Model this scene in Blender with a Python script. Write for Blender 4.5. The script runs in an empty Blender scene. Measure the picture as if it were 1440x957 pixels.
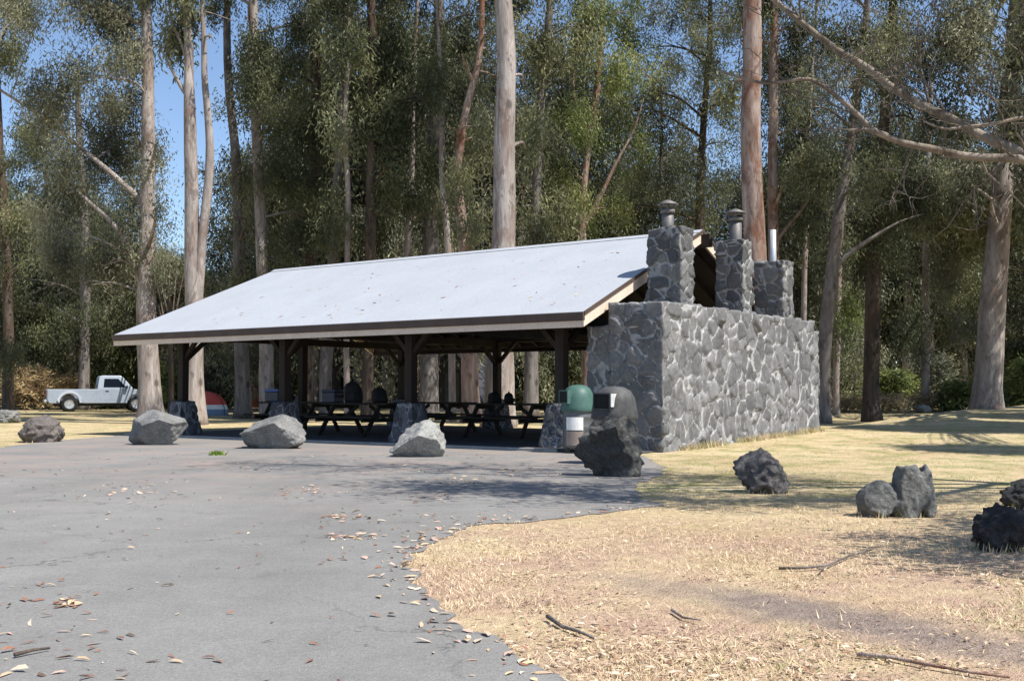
import bpy, bmesh, math, random
import numpy as np
from mathutils import Vector, noise, Matrix
R = math.radians
C = bpy.context.scene.collection
sc = bpy.context.scene

# ------------------------------------------------------------------ camera geometry
F, CX, CY, HOR, H = 1560.0, 720.0, 478.5, 550.0, 1.08
PITCH = math.atan((HOR - CY) / F)
def ray(px, py):
    x = (px - CX) / F; zc = (CY - py) / F
    return Vector((x, math.cos(PITCH) - math.sin(PITCH) * zc, math.sin(PITCH) + math.cos(PITCH) * zc))
def at(px, py, Y):
    d = ray(px, py); k = Y / d.y
    return Vector((d.x * k, Y, H + d.z * k))
P1 = Vector((1.27, 19.42, 0.0))
U = Vector((0.8103, -0.5860, 0)); V = Vector((0.5860, 0.8103, 0))
def uv_of(x, y):
    rx, ry = x - P1.x, y - P1.y
    return rx * U.x + ry * U.y, rx * V.x + ry * V.y
def ss(t): t = np.clip(t, 0, 1); return t * t * (3 - 2 * t)
def terrain(x, y):
    x = np.asarray(x, float); y = np.asarray(y, float)
    u, v = uv_of(x, y)
    right = ss((u + 0.3) / 1.4)
    z = 0.50 * right * np.clip((y - 18.6) / 18.0, 0, 1)
    far = ss((y - 44) / 25) * 0.25 * (1 - right) * ss((x + 14) / 10)
    bump = ss((y - 30) / 15) * 0.07 * np.sin(x * .35 + 1.3) * np.cos(y * .27)
    return z + far + bump * (1 - ss((12 - v) / 3) * (1 - right))
def tz(x, y): return float(terrain(x, y))
def gnd(px, py):
    d = ray(px, py); z = 0
    for i in range(30):
        k = (z - H) / min(d.z, -1e-4); x, y = d.x * k, d.y * k
        z = .5 * z + .5 * tz(x, y)
    return Vector((x, y, tz(x, y)))

# ------------------------------------------------------------------ object helpers
def tag(o, label=None, cat=None, group=None, kind=None):
    if label: o['label'] = label
    if cat: o['category'] = cat
    if group: o['group'] = group
    if kind: o['kind'] = kind
    return o
def empty(name, loc, rz=0, label=None, cat=None, group=None):
    o = bpy.data.objects.new(name, None); C.objects.link(o)
    o.empty_display_size = .2
    o.location = loc; o.rotation_euler = (0, 0, rz)
    return tag(o, label, cat, group)
def link(name, me, mats, parent=None):
    o = bpy.data.objects.new(name, me); C.objects.link(o)
    for m in (mats if isinstance(mats, (list, tuple)) else [mats]):
        if len(me.materials) < (len(mats) if isinstance(mats, (list, tuple)) else 1): me.materials.append(m)
    if parent: o.parent = parent
    return o
def mesh_np(name, Vt, Fc, mi=None, smooth=False):
    Vt = np.ascontiguousarray(Vt, dtype=np.float32); Fc = np.ascontiguousarray(Fc, dtype=np.int32)
    n, k = Fc.shape
    me = bpy.data.meshes.new(name)
    me.vertices.add(len(Vt)); me.vertices.foreach_set('co', Vt.ravel())
    me.loops.add(n * k); me.loops.foreach_set('vertex_index', Fc.ravel())
    me.polygons.add(n); me.polygons.foreach_set('loop_start', np.arange(0, n * k, k, dtype=np.int32))
    if mi is not None: me.polygons.foreach_set('material_index', np.asarray(mi, np.int32))
    me.polygons.foreach_set('use_smooth', np.full(n, smooth))
    me.update(calc_edges=True)
    return me
class MB:
    def __init__(s): s.v = []; s.f = []; s.sm = []
    def add(s, vs, fs, smooth=False):
        b = len(s.v); s.v += [tuple(p) for p in vs]
        s.f += [tuple(i + b for i in f) for f in fs]; s.sm += [smooth] * len(fs)
        return s
    def box(s, a, b, M=None, taper=None):
        x0, y0, z0 = a; x1, y1, z1 = b
        p = [(x0,y0,z0),(x1,y0,z0),(x1,y1,z0),(x0,y1,z0),(x0,y0,z1),(x1,y0,z1),(x1,y1,z1),(x0,y1,z1)]
        if taper:
            cx, cy = (x0+x1)/2, (y0+y1)/2
            p = p[:4] + [(cx+(q[0]-cx)*taper, cy+(q[1]-cy)*taper, q[2]) for q in p[4:]]
        if M: p = [M @ Vector(q) for q in p]
        return s.add(p, [(0,3,2,1),(4,5,6,7),(0,1,5,4),(1,2,6,5),(2,3,7,6),(3,0,4,7)])
    def beam(s, p, q, w, h):
        p, q = Vector(p), Vector(q); d = (q - p); L = d.length; d.normalize()
        up = Vector((0,0,1)) if abs(d.z) < .95 else Vector((1,0,0))
        sx = d.cross(up).normalized(); uz = sx.cross(d)
        M = Matrix((( d.x, sx.x, uz.x, p.x),(d.y, sx.y, uz.y, p.y),(d.z, sx.z, uz.z, p.z),(0,0,0,1)))
        return s.box((0, -w/2, -h/2), (L, w/2, h/2), M)
    def prism(s, poly, axis, a, b):
        n = len(poly)
        def mk(t, q): return {0:(t,q[0],q[1]),1:(q[0],t,q[1]),2:(q[0],q[1],t)}[axis]
        vs = [mk(a, q) for q in poly] + [mk(b, q) for q in poly]
        fs = [tuple(range(n)), tuple(range(2*n-1, n-1, -1))] + [(i, i+n, (i+1)%n+n, (i+1)%n) for i in range(n)]
        return s.add(vs, fs)
    def lathe(s, prof, n=24, c=(0,0,0), smooth=True, M=None):
        vs, fs = [], []
        for r, z in prof:
            for k in range(n):
                t = 2*math.pi*k/n; q = Vector((c[0]+r*math.cos(t), c[1]+r*math.sin(t), c[2]+z))
                vs.append(M @ q if M else q)
        for i in range(len(prof)-1):
            for k in range(n): fs.append((i*n+k, i*n+(k+1)%n, (i+1)*n+(k+1)%n, (i+1)*n+k))
        return s.add(vs, fs, smooth)
    def tube(s, pts, rad, n=8, smooth=True, cap=True):
        pts = [Vector(p) for p in pts]
        if len(pts) < 2: return s
        vs, fs = [], []; ref = None
        for i, p in enumerate(pts):
            d = (pts[min(i+1, len(pts)-1)] - pts[max(i-1, 0)])
            if d.length < 1e-6: d = Vector((0,0,1))
            d.normalize()
            if ref is None: ref = Vector((1,0,0)) if abs(d.x) < .8 else Vector((0,1,0))
            a = (ref - d * ref.dot(d))
            if a.length < 1e-5: a = d.orthogonal()
            a.normalize(); ref = a; b = d.cross(a)
            for k in range(n):
                t = 2*math.pi*k/n; vs.append(p + (a*math.cos(t) + b*math.sin(t)) * rad[i])
        for i in range(len(pts)-1):
            for k in range(n): fs.append((i*n+k, i*n+(k+1)%n, (i+1)*n+(k+1)%n, (i+1)*n+k))
        if cap: fs += [tuple(range(n-1,-1,-1)), tuple(range((len(pts)-1)*n, len(pts)*n))]
        return s.add(vs, fs, smooth)
    def mesh(s, name):
        me = bpy.data.meshes.new(name); me.from_pydata(s.v, [], s.f); me.update()
        bm = bmesh.new(); bm.from_mesh(me); bmesh.ops.recalc_face_normals(bm, faces=bm.faces); bm.to_mesh(me); bm.free()
        me.polygons.foreach_set('use_smooth', s.sm)
        return me
    def build(s, name, m, parent=None, bevel=0):
        me = s.mesh(name); o = link(name, me, m, parent)
        if bevel:
            b = o.modifiers.new('bevel', 'BEVEL'); b.width = bevel; b.segments = 2; b.limit_method = 'ANGLE'
        return o
def copy_tree(o, parent=None):
    c = o.copy(); C.objects.link(c)
    if parent: c.parent = parent
    for ch in [x for x in o.children]: copy_tree(ch, c)
    return c

# ------------------------------------------------------------------ materials
def newmat(name):
    m = bpy.data.materials.new(name); m.use_nodes = True
    nt = m.node_tree; return m, nt, nt.nodes['Principled BSDF']
def N(nt, t, **kw):
    n = nt.nodes.new(t)
    for k, v in kw.items():
        if k in n.inputs: n.inputs[k].default_value = v
        else: setattr(n, k, v)
    return n
def coords(nt, kind='Object', scale=(1,1,1)):
    tc = N(nt, 'ShaderNodeTexCoord'); mp = N(nt, 'ShaderNodeMapping'); mp.inputs['Scale'].default_value = scale
    nt.links.new(tc.outputs[kind], mp.inputs['Vector']); return mp.outputs['Vector']
def noise_tex(nt, vec, scale, detail=4, rough=.6, dist=0):
    n = N(nt, 'ShaderNodeTexNoise', Scale=scale, Detail=detail, Roughness=rough, Distortion=dist)
    nt.links.new(vec, n.inputs['Vector']); return n.outputs['Fac']
def ramp(nt, fac, stops):
    r = N(nt, 'ShaderNodeValToRGB'); e = r.color_ramp.elements
    while len(e) < len(stops): e.new(.5)
    for i, (p, c) in enumerate(stops):
        e[i].position = p
        c = (c, c, c) if isinstance(c, (int, float)) else c
        e[i].color = (*c, 1)
    nt.links.new(fac, r.inputs['Fac']); return r.outputs['Color']
def mix(nt, fac, a, b, mode='MIX'):
    m = N(nt, 'ShaderNodeMix', data_type='RGBA', blend_type=mode)
    for sock, val in ((m.inputs[0], fac), (m.inputs[6], a), (m.inputs[7], b)):
        if hasattr(val, 'is_output'): nt.links.new(val, sock)
        elif isinstance(val, (int, float)): sock.default_value = val
        else: sock.default_value = (*val, 1)
    return m.outputs[2]
def math_n(nt, op, a, b=0, clamp=False):
    m = N(nt, 'ShaderNodeMath', operation=op, use_clamp=clamp)
    for sock, val in ((m.inputs[0], a), (m.inputs[1], b)):
        if hasattr(val, 'is_output'): nt.links.new(val, sock)
        else: sock.default_value = val
    return m.outputs[0]
def bump(nt, bsdf, h, strength=.5, dist=.02):
    b = N(nt, 'ShaderNodeBump', Strength=strength, Distance=dist); nt.links.new(h, b.inputs['Height'])
    nt.links.new(b.outputs['Normal'], bsdf.inputs['Normal'])
def noisy(name, c1, c2, scale=3, rough=.85, bs=.3, bd=.01, stretch=(1,1,1), metal=0, c3=None, fine=None, spec=.3):
    m, nt, b = newmat(name); vec = coords(nt, 'Object', stretch)
    f = noise_tex(nt, vec, scale, 5, .65)
    st = [(.3, c1), (.7, c2)] if c3 is None else [(.25, c1), (.5, c2), (.75, c3)]
    col = ramp(nt, f, st)
    f2 = noise_tex(nt, vec, fine or scale * 9, 4, .7)
    col = mix(nt, .5, col, ramp(nt, f2, [(.2, .55), (.8, 1.35)]), 'MULTIPLY')
    nt.links.new(col, b.inputs['Base Color'])
    b.inputs['Roughness'].default_value = rough; b.inputs['Metallic'].default_value = metal
    b.inputs['Specular IOR Level'].default_value = spec
    if bs: bump(nt, b, f2, bs, bd)
    return m
def leafmat(name, c1, c2, c3, scale=.4, trans=.33, rough=.52):
    m, nt, b = newmat(name); vec = coords(nt, 'Object')
    oi = N(nt, 'ShaderNodeObjectInfo')
    f = noise_tex(nt, vec, scale, 3, .6); f2 = noise_tex(nt, vec, scale * 14, 2, .6)
    col = ramp(nt, f, [(.34, tuple(q*.7 for q in c1)), (.5, c2), (.64, tuple(q*k for q, k in zip(c3, (1.2, 1.2, 1.1))))])
    col = mix(nt, .55, col, ramp(nt, f2, [(.25, .5), (.75, 1.5)]), 'MULTIPLY')
    nt.links.new(col, b.inputs['Base Color']); b.inputs['Roughness'].default_value = rough
    b.inputs['Specular IOR Level'].default_value = .3
    t = N(nt, 'ShaderNodeBsdfTranslucent'); nt.links.new(col, t.inputs['Color'])
    ms = N(nt, 'ShaderNodeMixShader', Fac=trans)
    nt.links.new(b.outputs[0], ms.inputs[1]); nt.links.new(t.outputs[0], ms.inputs[2])
    nt.links.new(ms.outputs[0], nt.nodes['Material Output'].inputs['Surface'])
    return m
def barkmat(name, c1, c2, c3, streak=(.16, .07, .04), amt=.5):
    m, nt, b = newmat(name); vec = coords(nt, 'Object', (1, 1, .16)); v2 = coords(nt, 'Object', (1, 1, .45))
    f = noise_tex(nt, vec, 3.2, 5, .65, .6); f2 = noise_tex(nt, vec, 22, 4, .7); f3 = noise_tex(nt, v2, 1.3, 4, .6, .8)
    col = ramp(nt, f, [(.3, c1), (.5, c2), (.72, c3)])
    k = ramp(nt, f3, [(.5, 0.0), (.62, amt)])
    col = mix(nt, k, col, streak)
    # old bark plates still clinging on, scars and knots
    pt = noise_tex(nt, coords(nt, 'Object', (1, 1, .38)), 2.1, 5, .7, 1.2)
    col = mix(nt, ramp(nt, pt, [(.53, 0.0), (.6, .62)]), col, tuple(q * .55 for q in c1))
    kn = N(nt, 'ShaderNodeTexVoronoi', Scale=1.15, Randomness=1.0); nt.links.new(coords(nt, 'Object', (1, 1, .7)), kn.inputs['Vector'])
    col = mix(nt, ramp(nt, kn.outputs['Distance'], [(.07, .8), (.16, 0.0)]), col, tuple(q * .35 for q in c1))
    col = mix(nt, .6, col, ramp(nt, f2, [(.25, .5), (.7, 1.25)]), 'MULTIPLY')
    nt.links.new(col, b.inputs['Base Color']); b.inputs['Roughness'].default_value = .9
    b.inputs['Specular IOR Level'].default_value = .15
    bump(nt, b, f2, .7, .03)
    return m
def plain(name, c, rough=.5, metal=0, spec=.5):
    return noisy(name, tuple(x * .9 for x in c), tuple(min(1, x * 1.08) for x in c), 4, rough, .05, .004, metal=metal, spec=spec)

def stonemat(name, c1, c2, c3, mortar, width=.03, streaks=True):
    m, nt, b = newmat(name); vec = coords(nt, 'Object')
    ja = N(nt, 'ShaderNodeAttribute', attribute_name='joint'); ta = N(nt, 'ShaderNodeAttribute', attribute_name='tone')
    stone = ramp(nt, ta.outputs['Fac'], [(.05, c1), (.5, c2), (.95, c3)])
    grain = noise_tex(nt, vec, 16, 6, .75); mid = noise_tex(nt, vec, 5, 5, .7)
    stone = mix(nt, .8, stone, ramp(nt, grain, [(.25, .5), (.75, 1.45)]), 'MULTIPLY')
    stone = mix(nt, .6, stone, ramp(nt, mid, [(.3, .7), (.7, 1.3)]), 'MULTIPLY')
    w = math_n(nt, 'MULTIPLY', ramp(nt, noise_tex(nt, vec, 2.2, 4, .65), [(.3, .3), (.7, 1.5)]), width)
    mask = math_n(nt, 'SUBTRACT', 1.0, math_n(nt, 'DIVIDE', math_n(nt, 'MAXIMUM', ja.outputs['Fac'], 0.0), w), True)
    mask = ramp(nt, mask, [(.0, 0.0), (.6, 1.0)])
    mask = math_n(nt, 'MULTIPLY', mask, ramp(nt, noise_tex(nt, vec, .9, 4, .7), [(.36, .6), (.6, 1.0)]))
    mcol = mix(nt, .8, mortar, ramp(nt, mid, [(.3, .55), (.7, 1.3)]), 'MULTIPLY')
    if streaks:
        # lime that has run down the face, most of it low on the wall
        sn = noise_tex(nt, coords(nt, 'Object', (3.4, 3.4, .2)), 1.7, 5, .7)
        sx = N(nt, 'ShaderNodeSeparateXYZ'); nt.links.new(vec, sx.inputs[0])
        low = N(nt, 'ShaderNodeMapRange'); nt.links.new(sx.outputs['Z'], low.inputs['Value'])
        for k, x in (('From Min', 2.1), ('From Max', .3), ('To Min', .05), ('To Max', .7)): low.inputs[k].default_value = x
        st = math_n(nt, 'MULTIPLY', ramp(nt, sn, [(.53, 0.0), (.70, 1.0)]), low.outputs[0])
        mask = math_n(nt, 'MAXIMUM', mask, st)
    col = mix(nt, mask, stone, mcol)
    nt.links.new(col, b.inputs['Base Color']); b.inputs['Roughness'].default_value = .9
    b.inputs['Specular IOR Level'].default_value = .2
    bump(nt, b, grain, .5, .02)
    return m

M = {}
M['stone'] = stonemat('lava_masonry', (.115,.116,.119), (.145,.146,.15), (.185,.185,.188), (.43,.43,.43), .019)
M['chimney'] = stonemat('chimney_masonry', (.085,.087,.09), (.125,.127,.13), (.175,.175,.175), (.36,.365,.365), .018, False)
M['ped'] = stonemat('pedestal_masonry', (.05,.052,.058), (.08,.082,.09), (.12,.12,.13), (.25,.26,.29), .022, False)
M['metal_roof'] = noisy('painted_metal_roof', (.36,.38,.415), (.395,.415,.45), .9, .5, .03, .004, fine=30, spec=.4)
_m = M['metal_roof']; _nt = _m.node_tree; _b = _nt.nodes['Principled BSDF']; _old = _b.inputs['Base Color'].links[0].from_socket
_c = mix(_nt, .5, _old, ramp(_nt, noise_tex(_nt, coords(_nt, 'Object', (.8, .12, .12)), 1.3, 4, .6), [(.3, .93), (.65, 1.04)]), 'MULTIPLY')
_c = mix(_nt, ramp(_nt, noise_tex(_nt, coords(_nt, 'Object'), 9.0, 4, .75), [(.66, 0.0), (.74, .35)]), _c, (.2,.17,.14))
_nt.links.new(_c, _b.inputs['Base Color'])
M['cream'] = noisy('cream_trim_paint', (.62,.50,.40), (.72,.60,.49), 3, .6, .1, .003)
M['brown'] = noisy('brown_gutter_paint', (.07,.045,.034), (.105,.07,.055), 3, .6, .1, .003)
M['wood'] = noisy('dark_stained_timber', (.018,.0125,.01), (.038,.027,.021), 2.5, .8, .3, .01, (1,1,.2))
M['slab'] = noisy('shade_dark_slab', (.045,.045,.05), (.085,.085,.09), 1.5, .85, .2, .005)  # concrete darkened all over to stand in for deep shade under the roof
M['concrete'] = noisy('worn_concrete', (.26,.25,.24), (.38,.37,.355), 1.5, .9, .2, .005)
M['flue'] = noisy('galvanised_flue', (.12,.115,.115), (.2,.19,.19), 2, .6, .1, .005, metal=.5)
M['flue_new'] = noisy('bright_flue', (.42,.45,.47), (.55,.57,.59), 2, .4, .05, .003, metal=.35)
M['flue_cap'] = noisy('sooty_flue_cap', (.10,.095,.09), (.2,.19,.18), 3, .6, .1, .005, metal=.3)

def asphaltmat():
    m, nt, b = newmat('worn_asphalt'); vec = coords(nt, 'Object')
    f = noise_tex(nt, vec, .35, 5, .6); f2 = noise_tex(nt, vec, 60, 3, .8); f3 = noise_tex(nt, vec, 2.2, 5, .7)
    vo = N(nt, 'ShaderNodeTexVoronoi', Scale=110.0); nt.links.new(vec, vo.inputs['Vector'])
    col = ramp(nt, f, [(.3, (.176,.172,.165)), (.55, (.197,.193,.186)), (.8, (.218,.213,.205))])
    col = mix(nt, .35, col, ramp(nt, f3, [(.3, .7), (.7, 1.2)]), 'MULTIPLY')
    col = mix(nt, .55, col, ramp(nt, f2, [(.3, .6), (.7, 1.4)]), 'MULTIPLY')
    # hairline cracks, only in places, and paler wheel tracks
    cv = N(nt, 'ShaderNodeTexVoronoi', feature='DISTANCE_TO_EDGE', Scale=.55); dv = N(nt, 'ShaderNodeTexNoise', Scale=1.3, Detail=6.0, Roughness=.7); nt.links.new(vec, dv.inputs['Vector'])
    sc2 = N(nt, 'ShaderNodeVectorMath', operation='SCALE'); nt.links.new(dv.outputs['Color'], sc2.inputs[0]); sc2.inputs['Scale'].default_value = .9
    ad2 = N(nt, 'ShaderNodeVectorMath', operation='ADD'); nt.links.new(vec, ad2.inputs[0]); nt.links.new(sc2.outputs[0], ad2.inputs[1]); nt.links.new(ad2.outputs[0], cv.inputs['Vector'])
    crack = math_n(nt, 'MULTIPLY', ramp(nt, cv.outputs['Distance'], [(.003, .75), (.009, 0.0)]), ramp(nt, f, [(.48, 0.0), (.6, 1.0)]))
    col = mix(nt, crack, col, (.05,.048,.045))
    tr = noise_tex(nt, coords(nt, 'Object', (.5, .12, 1)), 1.4, 3, .6)
    col = mix(nt, .6, col, ramp(nt, tr, [(.35, .86), (.65, 1.16)]), 'MULTIPLY')
    st = noise_tex(nt, vec, .9, 2, .5, 1.0)
    col = mix(nt, ramp(nt, st, [(.68, 0.0), (.76, .35)]), col, (.075,.072,.068))
    # reddish tannin dust gathered near the pavilion
    sx = N(nt, 'ShaderNodeSeparateXYZ'); nt.links.new(vec, sx.inputs[0])
    mr = N(nt, 'ShaderNodeMapRange'); nt.links.new(sx.outputs['Y'], mr.inputs['Value'])
    for k, x in (('From Min', 9), ('From Max', 17), ('To Min', 0), ('To Max', .75)): mr.inputs[k].default_value = x
    dust = math_n(nt, 'MULTIPLY', ramp(nt, noise_tex(nt, vec, .8, 5, .7), [(.42, 0.0), (.66, 1.0)]), mr.outputs[0])
    col = mix(nt, dust, col, (.28,.225,.195))
    nt.links.new(col, b.inputs['Base Color']); b.inputs['Roughness'].default_value = .9; b.inputs['Specular IOR Level'].default_value = .25
    bump(nt, b, math_n(nt, 'ADD', vo.outputs['Distance'], f2), .5, .006)
    return m
M['asphalt'] = asphaltmat()

def groundmat():
    m, nt, b = newmat('dry_lawn_soil'); vec = coords(nt, 'Object')
    f = noise_tex(nt, vec, .45, 5, .62); f2 = noise_tex(nt, vec, 9, 5, .75); f3 = noise_tex(nt, vec, 1.6, 4, .65); f4 = noise_tex(nt, vec, 45, 3, .8)
    straw = ramp(nt, f, [(.28, (.44,.325,.19)), (.5, (.58,.455,.28)), (.72, (.64,.53,.335))])
    green = ramp(nt, f3, [(.46, 0.0), (.66, 1.0)])
    sx = N(nt, 'ShaderNodeSeparateXYZ'); nt.links.new(vec, sx.inputs[0])
    def rng(sock, a, c, lo=0., hi=1.):
        mr = N(nt, 'ShaderNodeMapRange', interpolation_type='SMOOTHSTEP'); nt.links.new(sock, mr.inputs['Value'])
        for k, x in (('From Min', a), ('From Max', c), ('To Min', lo), ('To Max', hi)): mr.inputs[k].default_value = x
        return mr.outputs[0]
    gm = math_n(nt, 'MULTIPLY', green, rng(sx.outputs['Y'], 9, 13, .05, .85))
    col = mix(nt, gm, straw, (.27,.28,.10))
    # woodland floor: patchy darker brown tone setting in with distance
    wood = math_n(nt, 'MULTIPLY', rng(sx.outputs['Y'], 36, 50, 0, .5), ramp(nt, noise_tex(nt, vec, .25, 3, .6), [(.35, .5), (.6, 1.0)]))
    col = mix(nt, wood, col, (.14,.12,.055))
    # reddish bark litter on the near verge
    near = math_n(nt, 'MULTIPLY', rng(sx.outputs['Y'], 11, 7.5), ramp(nt, noise_tex(nt, vec, 1.1, 5, .7), [(.36, 0.0), (.60, .9)]))
    col = mix(nt, near, col, (.46,.32,.24))
    # bare earth strip worn through the verge
    mp = N(nt, 'ShaderNodeMapping', vector_type='TEXTURE'); nt.links.new(vec, mp.inputs['Vector'])
    g = gnd(1175, 868)
    mp.inputs['Location'].default_value = (g.x, g.y, 0); mp.inputs['Rotation'].default_value = (0, 0, R(-52)); mp.inputs['Scale'].default_value = (1.75, .42, 1)
    ln = N(nt, 'ShaderNodeVectorMath', operation='LENGTH'); nt.links.new(mp.outputs[0], ln.inputs[0])
    dd = math_n(nt, 'ADD', ln.outputs['Value'], math_n(nt, 'MULTIPLY', math_n(nt, 'SUBTRACT', noise_tex(nt, vec, 2.5, 5, .7), .5), 1.1))
    col = mix(nt, ramp(nt, dd, [(.35, .95), (1.25, 0.0)]), col, (.27,.215,.185))
    col = mix(nt, .75, col, ramp(nt, f2, [(.25, .55), (.75, 1.4)]), 'MULTIPLY')
    col = mix(nt, .6, col, ramp(nt, f4, [(.25, .6), (.75, 1.4)]), 'MULTIPLY')
    nt.links.new(col, b.inputs['Base Color']); b.inputs['Roughness'].default_value = .95; b.inputs['Specular IOR Level'].default_value = .1
    bump(nt, b, math_n(nt, 'ADD', f2, f4), .9, .04)
    return m
M['ground'] = groundmat()

M['leaf_dark'] = leafmat('eucalyptus_leaf_dark', (0.050,0.062,0.033), (0.088,0.100,0.050), (0.156,0.163,0.081))
M['leaf_deep'] = leafmat('deep_wood_leaf', (.03,.036,.02), (.055,.06,.034), (.11,.112,.06))
M['leaf_mid'] = leafmat('eucalyptus_leaf_olive', (0.078,0.088,0.044), (0.137,0.147,0.075), (0.234,0.231,0.124))
M['leaf_grey'] = leafmat('eucalyptus_leaf_grey', (0.094,0.103,0.069), (0.163,0.170,0.112), (0.263,0.256,0.175))
M['leaf_bright'] = leafmat('yellow_green_leaf', (0.090,0.120,0.036), (0.168,0.204,0.066), (0.288,0.294,0.108))
M['fern'] = leafmat('dry_fern', (.24,.17,.09), (.42,.31,.18), (.55,.43,.26), 1.2)
M['bark_pale'] = barkmat('pale_gum_bark', (.20,.165,.145), (.31,.27,.245), (.45,.405,.375), (.16,.10,.075), .7)
M['bark_red'] = barkmat('red_streaked_bark', (.17,.11,.085), (.28,.205,.17), (.42,.355,.32), (.19,.08,.045), .85)
M['bark_grey'] = barkmat('grey_gum_bark', (.10,.088,.08), (.17,.152,.142), (.27,.25,.235), (.12,.085,.07), .6)
M['bark_dark'] = barkmat('dark_stringy_bark', (.05,.038,.03), (.085,.066,.052), (.14,.11,.09), (.10,.05,.03), .5)
M['twig'] = noisy('grey_twig_bark', (.10,.085,.07), (.17,.15,.125), 6, .9)
M['bark_dead'] = barkmat('bare_branch_bark', (.15,.125,.10), (.25,.215,.18), (.36,.32,.275), (.16,.12,.09), .5)

# ------------------------------------------------------------------ world, sun, camera
SUNH = Vector((0.835, -0.55, 0)).normalized(); EL = R(57)
S = Vector((SUNH.x * math.cos(EL), SUNH.y * math.cos(EL), math.sin(EL)))
w = bpy.data.worlds.new('World'); sc.world = w; w.use_nodes = True
nt = w.node_tree; bg = nt.nodes['Background']
sky = nt.nodes.new('ShaderNodeTexSky'); sky.sky_type = 'NISHITA'; sky.sun_disc = False
sky.sun_elevation = EL; sky.sun_rotation = math.atan2(SUNH.x, SUNH.y)
sky.altitude = 1200; sky.air_density = 1.0; sky.dust_density = .6; sky.ozone_density = 2.2
nt.links.new(sky.outputs[0], bg.inputs['Color']); bg.inputs['Strength'].default_value = .108
ld = bpy.data.lights.new('sun', 'SUN'); ld.energy = 4.75; ld.angle = R(.53); ld.color = (1, .95, .87)
lo = bpy.data.objects.new('sun', ld); C.objects.link(lo); lo.rotation_euler = (-S).to_track_quat('-Z', 'Y').to_euler(); lo.location = (30, -20, 50)
cd = bpy.data.cameras.new('camera'); cam = bpy.data.objects.new('camera', cd); C.objects.link(cam)
cam.location = (0, 0, H); cam.rotation_euler = (R(90) + PITCH, 0, 0)
cd.sensor_width = 36; cd.lens = 36 * F / 1440; cd.clip_end = 2000; cd.clip_start = .05
sc.camera = cam
vs = sc.view_settings; vs.view_transform = 'Standard'; vs.look = 'None'; vs.gamma = 1; vs.use_curve_mapping = False
vs.exposure = 0.75
sc.cycles.max_bounces = 6; sc.cycles.diffuse_bounces = 3; sc.cycles.use_denoising = True

# ------------------------------------------------------------------ ground
xs = np.unique(np.concatenate([np.linspace(-400, -60, 18), np.linspace(-60, -16, 30), np.linspace(-16, 22, 100), np.linspace(22, 60, 26), np.linspace(60, 400, 18)]))
ys = np.unique(np.concatenate([np.linspace(-60, 0, 8), np.linspace(0, 45, 110), np.linspace(45, 110, 40), np.linspace(110, 700, 16)]))
gx, gy = np.meshgrid(xs, ys); gz = terrain(gx, gy)
nx, ny = len(xs), len(ys)
idx = np.arange(nx * ny).reshape(ny, nx)
Fq = np.stack([idx[:-1,:-1], idx[:-1,1:], idx[1:,1:], idx[1:,:-1]], -1).reshape(-1, 4)
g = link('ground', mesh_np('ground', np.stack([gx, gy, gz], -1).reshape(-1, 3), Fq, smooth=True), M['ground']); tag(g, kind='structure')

edge_px = [(760, 636), (905, 641), (925, 652), (938, 664), (905, 678), (888, 690), (898, 700), (930, 710), (850, 722), (760, 731), (690, 738), (640, 746), (605, 762), (583, 780), (577, 797), (590, 820), (625, 852), (680, 890), (735, 922), (790, 952), (860, 995), (960, 1060), (1150, 1180)]
left_px = [(0, 629), (60, 621), (120, 616), (185, 611), (250, 609)]
poly = [gnd(*p) for p in edge_px]
poly = [(p.x, p.y) for p in poly] + [(1.6, 1.2), (1.6, -40), (-60, -40), (-60, 26)]
lp = [gnd(*p) for p in left_px]
poly += [(-22, 22.8)] + [(p.x, p.y) for p in lp]
slab_edge = [P1 + U * -13.4 + V * .08, P1 + U * -1.2 + V * .08]
poly += [(slab_edge[0].x, slab_edge[0].y), (slab_edge[1].x, slab_edge[1].y)]
# jitter the ragged edge
rnd = random.Random(4)
fine = []
for i in range(len(poly)):
    a, b = Vector(poly[i]), Vector(poly[(i+1) % len(poly)]); L = (b-a).length
    n = max(1, int(L / .12)) if L < 4.5 else 1
    for k in range(n):
        q = a.lerp(b, k / n)
        if n > 1: q = q + Vector((noise.noise(Vector((q.x*2.3, q.y*2.3, 0))), noise.noise(Vector((q.x*2.3, q.y*2.3, 7))))) * .11 + Vector((rnd.gauss(0,.03), rnd.gauss(0,.03)))
        fine.append((q.x, q.y))
POLY = np.array(fine)
bm = bmesh.new(); vsb = [bm.verts.new((x, y, .006)) for x, y in fine]; bm.faces.new(vsb)
bmesh.ops.triangulate(bm, faces=bm.faces); bmesh.ops.recalc_face_normals(bm, faces=bm.faces)
if sum(f.normal.z for f in bm.faces) < 0: bmesh.ops.reverse_faces(bm, faces=bm.faces)
me = bpy.data.meshes.new('asphalt_road'); bm.to_mesh(me); bm.free()
tag(link('asphalt_road', me, M['asphalt']), kind='structure')
def in_poly(x, y):
    inside = np.zeros(x.shape, bool); n = len(POLY); j = n - 1
    for i in range(n):
        xi, yi = POLY[i]; xj, yj = POLY[j]
        c = ((yi > y) != (yj > y)) & (x < (xj - xi) * (y - yi) / (yj - yi + 1e-12) + xi)
        inside ^= c; j = i
    return inside
def in_building(x, y):
    u, v = uv_of(x, y); return (u > -13.9) & (u < 1.2) & (v > 0) & (v < 9.3)

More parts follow.
